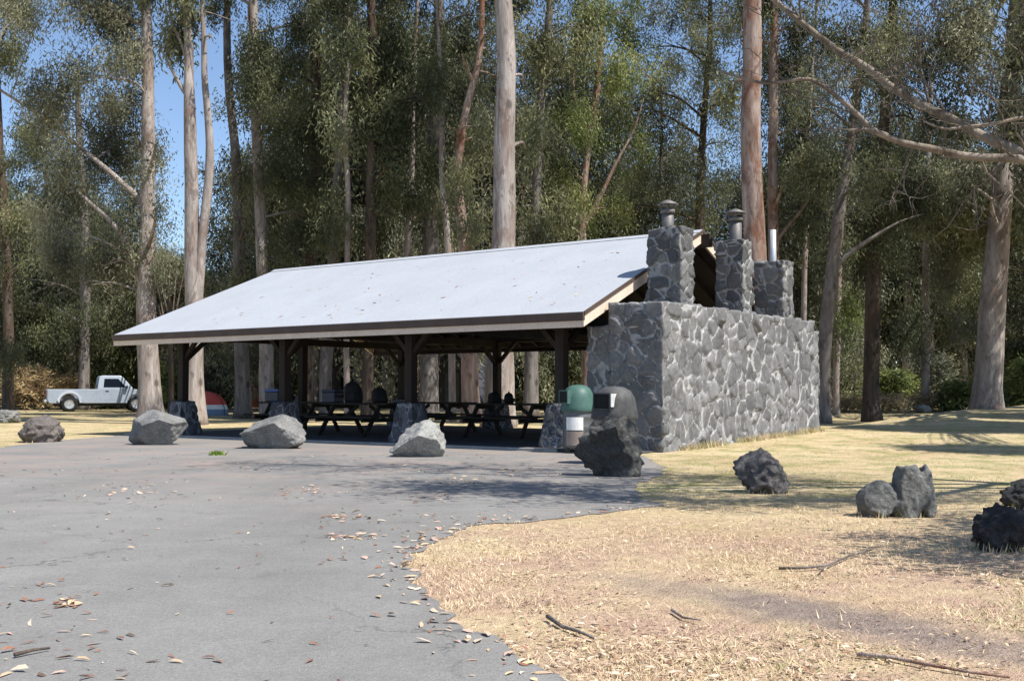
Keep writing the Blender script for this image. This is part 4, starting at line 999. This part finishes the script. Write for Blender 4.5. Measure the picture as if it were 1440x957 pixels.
# --- bare branched tree whose trunk stands out of frame, its limbs reach over the verge
def bare_tree():
    Y = 12.0; rn = random.Random(77)
    base = Vector((8.6, 11.2, 0)); root = empty('bare_tree', base, 0, 'tree whose bare pale limbs reach in from the side over the verge', 'tree')
    wood = MB(); tw = MB()
    P = lambda a, b, y_: at(a, b, y_) - base
    trunk = [Vector((0, 0, -.1)), Vector((-.05, .05, 1.2)), Vector((-.2, .1, 2.4)), Vector((-.25, .1, 3.6)), Vector((-.1, .2, 5.2)), Vector((.2, .2, 7))]
    tp = smooth_path(trunk, 18); wood.tube(tp, [.27 - .011*i for i in range(18)], 12)
    def limb(px, y0, y1, r0, r1, start=None, n=26):
        pts = [P(a, b, y0 + (y1-y0)*i/(len(px)-1)) for i, (a, b) in enumerate(px)]
        if start is not None: pts = [start] + pts
        sp = [Vector(q) for q in smooth_path(pts, n)]
        rr = [r0 + (r1-r0)*(i/(n-1))**.8 for i in range(n)]
        for i, q in enumerate(sp): sp[i] = q + Vector((noise.noise(q*1.7), noise.noise(q*1.7+Vector((4,0,0))), noise.noise(q*1.7+Vector((0,4,0))))) * .045
        wood.tube(sp, rr, 9); return sp, rr
    def twig(p, d, L, r, dep):
        n = 6; pts = [p]; dd = d.normalized()
        for i in range(n):
            dd = (dd + Vector((rn.gauss(0,.22), rn.gauss(0,.22), rn.gauss(0,.2) + .03))).normalized(); pts.append(pts[-1] + dd * L / n)
        tw.tube(pts, [max(.0028, r * (1 - .75*i/n)) for i in range(n+1)], 4 if r < .01 else 5, cap=False)
        if dep > 0:
            for _ in range(rn.randint(3, 5)):
                k = rn.randint(2, n); d2 = (dd + Vector((rn.gauss(0,.8), rn.gauss(0,.8), rn.gauss(0,.6)))).normalized()
                twig(pts[k], d2, L * rn.uniform(.45, .75), r * .6, dep - 1)
    A, ra = limb([(1500, 240), (1440, 218), (1400, 200), (1350, 176), (1300, 150), (1255, 122), (1210, 88), (1150, 50), (1085, -2), (1040, -45), (990, -70)], 11.4, 12.6, .07, .026, Vector((-.22, .1, 3.3)))
    B, rb = limb([(1500, 236), (1440, 226), (1390, 220), (1330, 214), (1280, 203), (1245, 193), (1225, 183), (1200, 152), (1170, 130), (1135, 110), (1100, 112), (1065, 116), (1010, 100)], 11.3, 11.0, .055, .012, Vector((-.22, .1, 3.2)))
    Cc, rcx = limb([(1245, 192), (1218, 182), (1194, 182)], 11.1, 11.0, .035, .012, None, 8)
    D, rd = limb([(1560, 20), (1500, -60), (1410, -130), (1280, -200), (1100, -270), (950, -320), (800, -370)], 11.6, 13.5, .08, .02, Vector((-.2, .1, 4.2)))
    E, re_ = limb([(1500, 180), (1440, 162), (1390, 172), (1340, 180), (1300, 170)], 10.8, 10.4, .03, .008, Vector((-.22, .1, 3.0)))
    Gb, rgb = limb([(1380, 222), (1392, 245), (1420, 270), (1445, 300)], 11.3, 11.5, .016, .006, None, 8)
    F2, rf2 = limb([(1560, -60), (1480, -160), (1360, -260), (1230, -330), (1120, -390)], 11.0, 9.6, .07, .02, Vector((-.1, .15, 4.6)))
    for sp, rr, cnt, Lm in ((F2, rf2, 20, 1.1), (A, ra, 15, .9), (B, rb, 10, .7), (D, rd, 60, 1.6), (E, re_, 4, .6), (Cc, rcx, 2, .4)):
        for _ in range(cnt):
            i = rn.randint(3, len(sp)-2); ax = (sp[i+1]-sp[i]).normalized()
            d = (ax * .7 + Vector((rn.gauss(0,.6), rn.gauss(0,.6), rn.gauss(.15,.6)))).normalized()
            twig(sp[i], d, Lm * rn.uniform(.6, 1.3), min(rr[i]*.4, .016), 2)
    cen = []
    for sp in (D, F2):
        for i in range(4, len(sp)):
            for _ in range(5): cen.append(sp[i] + Vector((rn.gauss(0,.55), rn.gauss(0,.55), rn.gauss(-.05,.35))))
    bough, rbo = smooth_path([Vector((-.25, .05, 3.2)), Vector((-1.6, -1.6, 3.5)), Vector((-3.0, -3.6, 3.2)), Vector((-4.1, -5.1, 2.9))], 14), None
    wood.tube(bough, [.06 - .0035*i for i in range(14)], 8)
    for i in range(7, 14):
        for _ in range(34): cen.append(Vector(bough[i]) + Vector((rn.gauss(0,.32), rn.gauss(0,.32), rn.gauss(0,.2))))
    hb = smooth_path([Vector((-.1, .2, 5.0)), Vector((-1.6, -2.0, 5.8)), Vector((-3.9, -2.1, 6.0)), Vector((-6.4, -.4, 6.1))], 22)
    wood.tube(hb, [.085 - .0034*i for i in range(22)], 8)
    for i in range(5, 22):
        for _ in range(26): cen.append(Vector(hb[i]) + Vector((rn.gauss(0,.5), rn.gauss(0,.42), rn.gauss(0,.16))))
    g_ = np.random.default_rng(3); ctr = np.array(cen); rp = np.repeat(np.arange(len(ctr)), 22)
    Vq, Fq_ = leaf_quads(ctr[rp] + g_.normal(0, .15, (len(rp), 3)), .15, .038, 1.0, 3)
    link('leaf_sprays', mesh_np('leaf_sprays', Vq, Fq_), M['leaf_mid'], root)
    wood.build('trunk', M['bark_dead'], root); tw.build('twigs', M['twig'], root)
bare_tree()

# --- woodland behind: individual trees from a few prototypes
def forest_proto(seed, leaf, bark, h=21, lean=0, low=.22, crown=1.0):
    rn = random.Random(seed); g_ = np.random.default_rng(seed)
    root = empty('woodland_tree', (0,0,0)); wood = MB()
    pts = [(0,0,-.2)]; x_ = y_ = 0
    for k in range(1, 7): x_ += rn.uniform(-.25,.25)+lean*.4; y_ += rn.uniform(-.25,.25); pts.append((x_, y_, h*k/6))
    P_ = [Vector(q) for q in smooth_path(pts, 24)]; r0 = rn.uniform(.28, .42)
    wood.tube(P_, [r0*(1-.85*i/23) + (.12 if i == 0 else 0) for i in range(24)], 9)
    cents = []
    for k in range(34):
        i = rn.randint(int(24*low), 22); p0 = P_[i]; a = rn.uniform(0, 6.28); Lb = rn.uniform(1.2, 3.4) * crown * (1.15 - .6*i/24)
        e = p0 + Vector((math.cos(a)*Lb, math.sin(a)*Lb, rn.uniform(-.4, 1.6)))
        sp = [Vector(q) for q in smooth_path([p0, p0.lerp(e, .5)+Vector((0,0,.4)), e], 6)]
        wood.tube(sp, [.07*(1-.13*j) for j in range(6)], 5)
        for _ in range(rn.randint(7, 13)):
            q = e + Vector((rn.gauss(0,.9), rn.gauss(0,.9), rn.gauss(-.2,.75))); cents.append((q, rn.uniform(.4,.8)))
    wood.build('trunk', M[bark], root)
    ctr = np.array([c[0] for c in cents]); szs = np.array([c[1] for c in cents]); rep = np.repeat(np.arange(len(ctr)), 80)
    pos = ctr[rep] + g_.normal(0, 1, (len(rep), 3)) * szs[rep][:,None] * np.array([1,1,.75])
    Vq, Fq_ = leaf_quads(pos, .30, .08, 1.0, seed); link('crown', mesh_np('crown', Vq, Fq_), M[leaf], root)
    return root
protos = [forest_proto(101, 'leaf_deep', 'bark_grey'), forest_proto(102, 'leaf_dark', 'bark_pale', 19, .1), forest_proto(103, 'leaf_deep', 'bark_dark', 23, -.1, .15), forest_proto(104, 'leaf_grey', 'bark_red', 18, 0, .12)]
rn = random.Random(8)
spots = []
# (pixel column, distance, height factor): low trees where the sky shows on the left
for px, Yd, k in [(-30,70,.75),(15,62,.5),(60,74,.8),(105,66,.62),(150,80,.7),(176,76,.6),(225,72,.42),(262,84,.36),(300,68,.34),(335,82,.45),(375,64,.8),(405,72,1.0),(440,60,1.0),(475,78,1.15),(505,62,1.0),(545,70,1.15),(580,60,1.0),(615,76,1.2),(650,64,1.05),(690,74,1.1),(725,60,.9),(760,70,1.0),(795,62,.9),(830,76,1.0),(865,64,.85),(900,72,.9),(935,62,.8),(970,76,.75),(1005,66,.6),(1040,78,.7),(1110,62,.9),(1140,72,.95),(1165,60,.8),(1205,84,1.1),(1240,90,1.0),(1275,84,1.1),(1310,92,1.0),(1345,86,.85),(1375,90,.85),(1415,84,.95),(1450,88,.9),(1490,84,1.0)]:
    spots.append((px, Yd + rn.uniform(-3, 3), k))
for px in range(360, 1500, 52):
    if 1080 > px > 930 and rn.random() < .5: continue
    spots.append((px + rn.uniform(-15, 15), rn.uniform(80, 92), 1.15 if px < 860 else .95))
for px in range(-40, 360, 45): spots.append((px + rn.uniform(-15, 15), rn.uniform(82, 92), .6 if 205 < px < 350 else .8))
used = [False]*4
for i, (px, Yd, k) in enumerate(spots):
    j = rn.randint(0, 3); o = protos[j] if not used[j] else copy_tree(protos[j]); used[j] = True
    X = (px - CX) / F * Yd; o.location = (X, Yd, tz(X, Yd)); o.rotation_euler = (0, 0, rn.uniform(0, 6.28)); kk = k * rn.uniform(.92, 1.08)
    o.scale = (max(.75, kk), max(.75, kk), kk)
    tag(o, 'tall leafy tree in the dense wood far behind the pavilion and lawn', 'tree', 'trees of the dense wood in the background')

# --- undergrowth
def shrub(px, by, wp, hp, leaf, lab, seed, Y=None, L=.2, W=.07, droop=.2, n=1.0, name='shrub', group=None):
    rn = random.Random(seed); g_ = np.random.default_rng(seed)
    if Y is None: q = gnd(px, by)
    else: X = (px-CX)/F*Y; q = Vector((X, Y, tz(X, Y)))
    Wm, Hm = wp*q.y/F, hp*q.y/F; root = empty(name, q, 0, lab, 'shrub', group); wood = MB(); cents = []
    ns = max(6, int(wp*hp/28*n))
    for k in range(ns):
        a = rn.uniform(0, 6.28); r_ = rn.random()**.5; z = rn.random()**.8
        c = Vector((math.cos(a)*r_*Wm*.5*(1.08-z*.45), math.sin(a)*r_*Wm*.35, .12+z*Hm*.9))
        cents.append(c)
        if k % 3 == 0: wood.tube([(rn.uniform(-.1,.1), rn.uniform(-.1,.1), -.05), (c.x*.55, c.y*.55, c.z*.6), c], [.03, .018, .006], 4, cap=False)
    wood.build('stem', M['bark_dark'], root)
    ctr = np.array(cents); rep = np.repeat(np.arange(len(ctr)), 26)
    pos = ctr[rep] + g_.normal(0, 1, (len(rep), 3)) * .2 * np.array([1,1,.8]); pos[:,2] = np.maximum(pos[:,2], .03)
    Vq, Fq_ = leaf_quads(pos, L, W, droop, seed, 1.0); link('foliage', mesh_np('foliage', Vq, Fq_), M[leaf], root)
for i, (px, wp, hp, leaf, Yd, lab) in enumerate([
    (40, 80, 60, 'fern', 62, 'tan dry fern thicket behind the tail of the pickup'),
    (100, 60, 44, 'fern', 66, 'tan dry fern thicket directly above the pickup bed'),
    (20, 90, 110, 'leaf_mid', 70, 'tall olive bush at the far left behind the dry ferns'),
    (150, 90, 90, 'leaf_bright', 72, 'yellow green bush behind the pickup cab'),
    (240, 70, 60, 'leaf_bright', 66, 'yellow green bush left of the white twin stems'),
    (310, 70, 80, 'leaf_mid', 68, 'olive bush behind the red and blue tent'),
    (400, 80, 66, 'leaf_bright', 86, 'bright bush seen between the left posts'),
    (500, 90, 60, 'leaf_mid', 88, 'olive bush in the clearing behind the cabins'),
    (570, 70, 70, 'leaf_bright', 84, 'bright bush seen left of the third post'),
    (740, 70, 80, 'leaf_dark', 58, 'dark bush behind the massive central trunk'),
    (800, 60, 90, 'leaf_bright', 60, 'sunlit bush seen beside the stone wing of the wall'),
    (880, 120, 60, 'leaf_mid', 70, 'olive bush behind the roof left of the chimneys'),
    (1130, 60, 80, 'leaf_mid', 58, 'dark bush behind the far end of the stone wall'),
    (1195, 50, 64, 'leaf_bright', 66, 'yellow green bush left of the dark straight trunk'),
    (1260, 60, 50, 'leaf_bright', 64, 'olive bush right of the dark straight trunk'),
    (1310, 80, 76, 'leaf_grey', 66, 'grey green brush in the middle of the lawn edge'),
    (1350, 60, 40, 'leaf_bright', 54, 'low bright green plant left of the thick pale trunk'),
    (1430, 70, 100, 'leaf_mid', 54, 'dark bush right of the thick pale trunk'),
    (1440, 50, 70, 'leaf_bright', 47, 'bright leafy bush at the far right of the lawn'),
    (1240, 90, 16, 'fern', 52, 'low tan dry grass mound behind the dark straight trunk'),
    (1300, 70, 18, 'fern', 55, 'low tan dry grass mound in front of the grey brush'),
    (1190, 50, 12, 'fern', 54, 'low tan dry grass mound near the pale sapling'),
    ]):
    shrub(px, 560, wp, hp, leaf, lab, 200+i, Y=Yd, n=.8 if hp > 50 else 1.2, L=.26 if leaf != 'fern' else .34, W=.09 if leaf != 'fern' else .05, droop=.3 if leaf != 'fern' else -.3, name='fern_thicket' if leaf == 'fern' else 'shrub')
# far woodland mass closing the view
n = 52000; g_ = np.random.default_rng(5)
X = g_.uniform(-95, 95, n); Yw = g_.uniform(95, 122, n); hh = 9 + 4*np.sin(X*.21) + 3*np.sin(X*.47+1) + 1.5*np.sin(X*1.3)
hh = np.where((X > -62) & (X < -24), hh * .75, hh)
Z = g_.random(n)**.9 * hh + terrain(X, Yw)
Vq, Fq_ = leaf_quads(np.stack([X, Yw, Z], -1), 1.1, .5, .5, 5, 1.0)
tag(link('distant_woodland', mesh_np('distant_woodland', Vq, Fq_), M['leaf_dark']), 'dark mass of far off woodland behind the trees', 'woodland', kind='stuff')

# ------------------------------------------------------------------ pickup truck
M['silver'] = noisy('silver_paint', (.27,.315,.38), (.31,.355,.42), 2, .35, .0, .001, metal=.0, spec=.6)
M['whitepaint'] = noisy('white_paint', (.42,.46,.52), (.47,.51,.57), 2, .3, .0, .001, spec=.6)
M['glass'] = plain('dark_window_glass', (.006,.008,.012), .15, spec=.2); M['rubber'] = plain('tyre_rubber', (.018,.018,.018), .9, spec=.2)
M['chrome'] = plain('bright_alloy', (.62,.63,.65), .3, .7); M['trim'] = plain('black_trim', (.02,.02,.021), .7)
M['redlens'] = plain('red_lens', (.3,.01,.01), .3); M['lens'] = plain('clear_lens', (.7,.72,.74), .2)
def pickup(loc, rz):
    t = empty('pickup_truck', loc, rz, 'silver white single cab pickup truck parked in the shade on the grass', 'pickup truck')
    def arch(xc, r_, z0, n=10): return [(xc + r_*math.cos(math.pi - math.pi*i/n)*1.0, z0 + r_*math.sin(math.pi*i/n)) for i in range(n+1)]
    zb = .46
    prof = [(-2.72, .62), (-2.6, zb)] + [(-2.13, zb)] + arch(-1.65, .47, zb)[1:-1] + [(-1.18, zb), (1.18, zb)] + arch(1.65, .47, zb)[1:-1] + [(2.12, zb), (2.55, zb), (2.62, .62), (2.62, .98), (2.5, 1.06), (1.5, 1.2), (-.3, 1.2), (-.32, 1.19), (-2.72, 1.19)]
    # side shells and body: full body except the bed floor
    body = MB(); body.prism(prof, 1, -.93, -.87); body.prism(prof, 1, .87, .93)
    body.box((-2.6, -.868, .6), (2.5, .868, .72)); body.box((-2.72, -.868, .62), (-2.66, .868, 1.17)); body.box((-.36, -.868, .7), (-.3, .868, 1.19))
    hood = [(1.42, .7), (2.6, .7), (2.6, .99), (2.48, 1.07), (1.42, 1.21)]
    body.prism(hood, 1, -.868, .868); body.box((-.3, -.868, .7), (1.42, .868, 1.05))
    body.build('body', M['silver'], t, .025)
    fl = MB()
    for s in (-1, 1):
        p = [(-2.25, .6)] + [(-1.65 + .62*math.cos(math.pi-math.pi*i/10), .5 + .62*math.sin(math.pi*i/10)) for i in range(11)] + [(-.98, .5)] + [(-1.65 + .49*math.cos(math.pi*i/10), .5 + .49*math.sin(math.pi*i/10)) for i in range(11)]
        fl.prism(p, 1, s*.935, s*1.0)
    fl.build('rear_fender', M['whitepaint'], t, .02)
    cab = [(-.3, 1.2), (-.2, 1.84), (-.08, 1.91), (.82, 1.91), (.96, 1.85), (1.5, 1.2)]
    c = MB(); n = len(cab); vs_ = []
    for s in (-1, 1):
        for x_, z in cab: vs_.append((x_, s*(.9 - .16*(z-1.2)/.66), z))
    c.add(vs_, [tuple(range(n)), tuple(range(2*n-1, n-1, -1))] + [(i, i+n, (i+1)%n+n, (i+1)%n) for i in range(n)])
    c.build('cab', M['silver'], t, .03)
    def pane(pts, off, nm):
        k = MB(); p = [Vector(q) for q in pts]; nrm = (p[1]-p[0]).cross(p[2]-p[0]).normalized()
        o_ = Vector(off).normalized(); k.add([q + o_*.012 for q in p] + [q - o_*.02 for q in p], [tuple(range(len(p))), tuple(range(2*len(p)-1, len(p)-1, -1))] + [(i, i+len(p), (i+1)%len(p)+len(p), (i+1)%len(p)) for i in range(len(p))]); k.build(nm, M['glass'], t)
    for s in (-1, 1):
        yy = lambda z: s*(.9 - .16*(z-1.2)/.66)
        pane([(.0, yy(1.29), 1.29), (.05, yy(1.74), 1.74), (.74, yy(1.74), 1.74), (1.12, yy(1.29), 1.29)], (0, s, .24), 'side_window')
        d = MB(); d.box((.02, s*.931-.004, .62), (1.12, s*.931+.004, 1.18)); d.build('door', M['silver'], t)
        MB().box((.1, s*.94-.02, 1.08), (.26, s*.94+.02, 1.12)).build('door_handle', M['trim'], t)
        MB().box((1.08, s*1.02-.1, 1.22), (1.2, s*1.02+.08, 1.38)).build('mirror', M['trim'], t, .02)
        MB().box((-2.735, s*.8-.09, .8), (-2.70, s*.8+.09, 1.12)).build('tail_light', M['redlens'], t)
        MB().box((2.58, s*.68-.18, .82), (2.64, s*.68+.18, .97)).build('headlight', M['lens'], t)
        for xc in (-1.65, 1.65):
            wv = empty('wheel', (xc, s*.82, .42)); wv.parent = t; wv.rotation_euler = (R(90), 0, 0)
            MB().lathe([(.26, -.12), (.36, -.125), (.415, -.09), (.42, 0), (.415, .09), (.36, .125), (.26, .12)], 28).build('tyre', M['rubber'], wv)
            k = MB(); k.lathe([(.265, -.1), (.265, .1), (.2, .06 if s < 0 else .06), (.06, .075), (.0, .08)], 20); k.lathe([(.2, -.06), (.06, -.075), (.0, -.08)], 20); k.lathe([(.265,-.1),(.2,-.06)], 20); k.build('rim', M['chrome'], wv)
    pane([(.98, -.7, 1.76), (.98, .7, 1.76), (1.44, .82, 1.26), (1.44, -.82, 1.26)], (.8, 0, .6), 'windshield')
    pane([(-.19, -.66, 1.72), (-.19, .66, 1.72), (-.28, .76, 1.3), (-.28, -.76, 1.3)], (-1, 0, .2), 'rear_window')
    MB().box((-2.86, -.88, .5), (-2.74, .88, .66)).build('rear_bumper', M['chrome'], t, .03)
    MB().box((2.63, -.9, .45), (2.74, .9, .64)).build('front_bumper', M['chrome'], t, .03)
    MB().box((-2.4, -.6, .32), (2.3, .6, .46)).build('chassis', M['trim'], t)
    MB().box((2.615, -.45, .72), (2.635, .45, .97)).build('grille', M['trim'], t)
    return t
Yt = 59.0; q = at(143, 578, Yt); pickup((q.x, Yt, tz(q.x, Yt)), R(25))

# ------------------------------------------------------------------ tents and cabins
def tent(loc, rx_, ry_, h, rz, bands, lab):
    t = empty('dome_tent', loc, rz, lab, 'tent')
    for (nm, z0, z1, m, o_) in bands:
        k = MB(); rows = 7; n = 32; vs_, fs = [], []
        for i in range(rows):
            f_ = z0 + (z1-z0)*i/(rows-1); r_ = math.cos(math.asin(min(1, f_))) ** .9 if f_ < 1 else 0
            for a in range(n):
                t_ = 2*math.pi*a/n; e_ = .75
                vs_.append(((rx_*r_+o_)*math.copysign(abs(math.cos(t_))**e_, math.cos(t_)), (ry_*r_+o_)*math.copysign(abs(math.sin(t_))**e_, math.sin(t_)), f_*h + o_))
        for i in range(rows-1):
            for a in range(n): fs.append((i*n+a, i*n+(a+1)%n, (i+1)*n+(a+1)%n, (i+1)*n+a))
        k.add(vs_, fs, True); k.build(nm, m, t)
    d = MB()
    for s in (-1, 1):
        pts = [(math.cos(math.pi*i/14)*(rx_+.015)*.78, s*math.cos(math.pi*i/14)*(ry_+.015)*.78, math.sin(math.pi*i/14)**.8*(h+.02)) for i in range(15)]; d.tube(pts, [.012]*15, 5)
    d.build('tent_poles', M['trim'], t)
M['t_red'] = plain('red_tent_cloth', (.55,.07,.045), .7); M['t_white'] = plain('white_tent_cloth', (.75,.74,.73), .7); M['t_blue'] = plain('blue_grey_tent_cloth', (.16,.24,.36), .7); M['t_orange'] = plain('orange_tent_cloth', (.65,.13,.06), .7)
Yd = 50; q = at(285, 578, Yd)
tent((q.x, Yd, tz(q.x, Yd)), 1.12, 1.12, 1.1, R(20), [('groundsheet_band', 0, .24, M['t_blue'], 0), ('middle_band', .24, .42, M['t_white'], .004), ('fly_sheet', .42, 1.0, M['t_red'], .01)], 'red white and blue dome tent behind the white twin stems')
Yd = 74; q = at(359, 565, Yd)
tent((q.x, Yd, tz(q.x, Yd)), .95, .95, 1.5, R(10), [('fly_sheet', 0, .8, M['t_orange'], 0), ('top_vent', .8, 1, M['t_red'], .01)], 'small orange tent far off between two dark trunks')
M['cab_roof'] = noisy('pale_cabin_roof', (.55,.55,.54), (.68,.68,.67), 2, .6, .1, .005); M['cab_wall'] = noisy('dark_cabin_boards', (.025,.02,.018), (.05,.04,.034), 3, .8, .2, .01)
def cabin(px, Y, wd, ln, h, rz, lab, roofm):
    X = (px-CX)/F*Y; c = empty('cabin', (X, Y, tz(X, Y)), rz, lab, 'cabin')
    # A-frame: gable faces local -y
    MB().add([(-wd*.46,0,.1),(wd*.46,0,.1),(0,0,h*.95),(-wd*.46,ln,.1),(wd*.46,ln,.1),(0,ln,h*.95)], [(0,1,2),(5,4,3),(0,3,4,1)]).build('gable_wall', M['cab_wall'], c)
    for s in (-1, 1):
        MB().beam((s*wd*.5, ln/2, .15), (0, ln/2, h), ln+.5, .09).build('roof', roofm, c)
    MB().box((-.4, -.03, .12), (.4, .02, 1.9)).build('door', noisy('cabin_door', (.05,.045,.04), (.08,.07,.06)), c)
    MB().box((-wd*.5, -.9, 0), (wd*.5, ln, .1)).build('deck', M['concrete'], c)
    return c
cabin(465, 80, 4.2, 5, 3.6, R(18), 'small cabin with pale steep roof far behind the left posts', M['cab_roof'])
cabin(512, 84, 4.2, 5, 3.8, R(12), 'dark gabled cabin with pale roof edge behind the middle of the pavilion', M['cab_roof'])
M['cab_dark'] = noisy('shade_dark_cabin_roof', (.05,.055,.065), (.08,.085,.1), 2, .6, .1, .005)  # dark blue-grey colour standing in for the shade on this cabin
cabin(636, 56, 4.0, 4.5, 3.7, R(-25), 'cabin with roof coloured dark for shade behind the thick grey eucalyptus', M['cab_dark'])
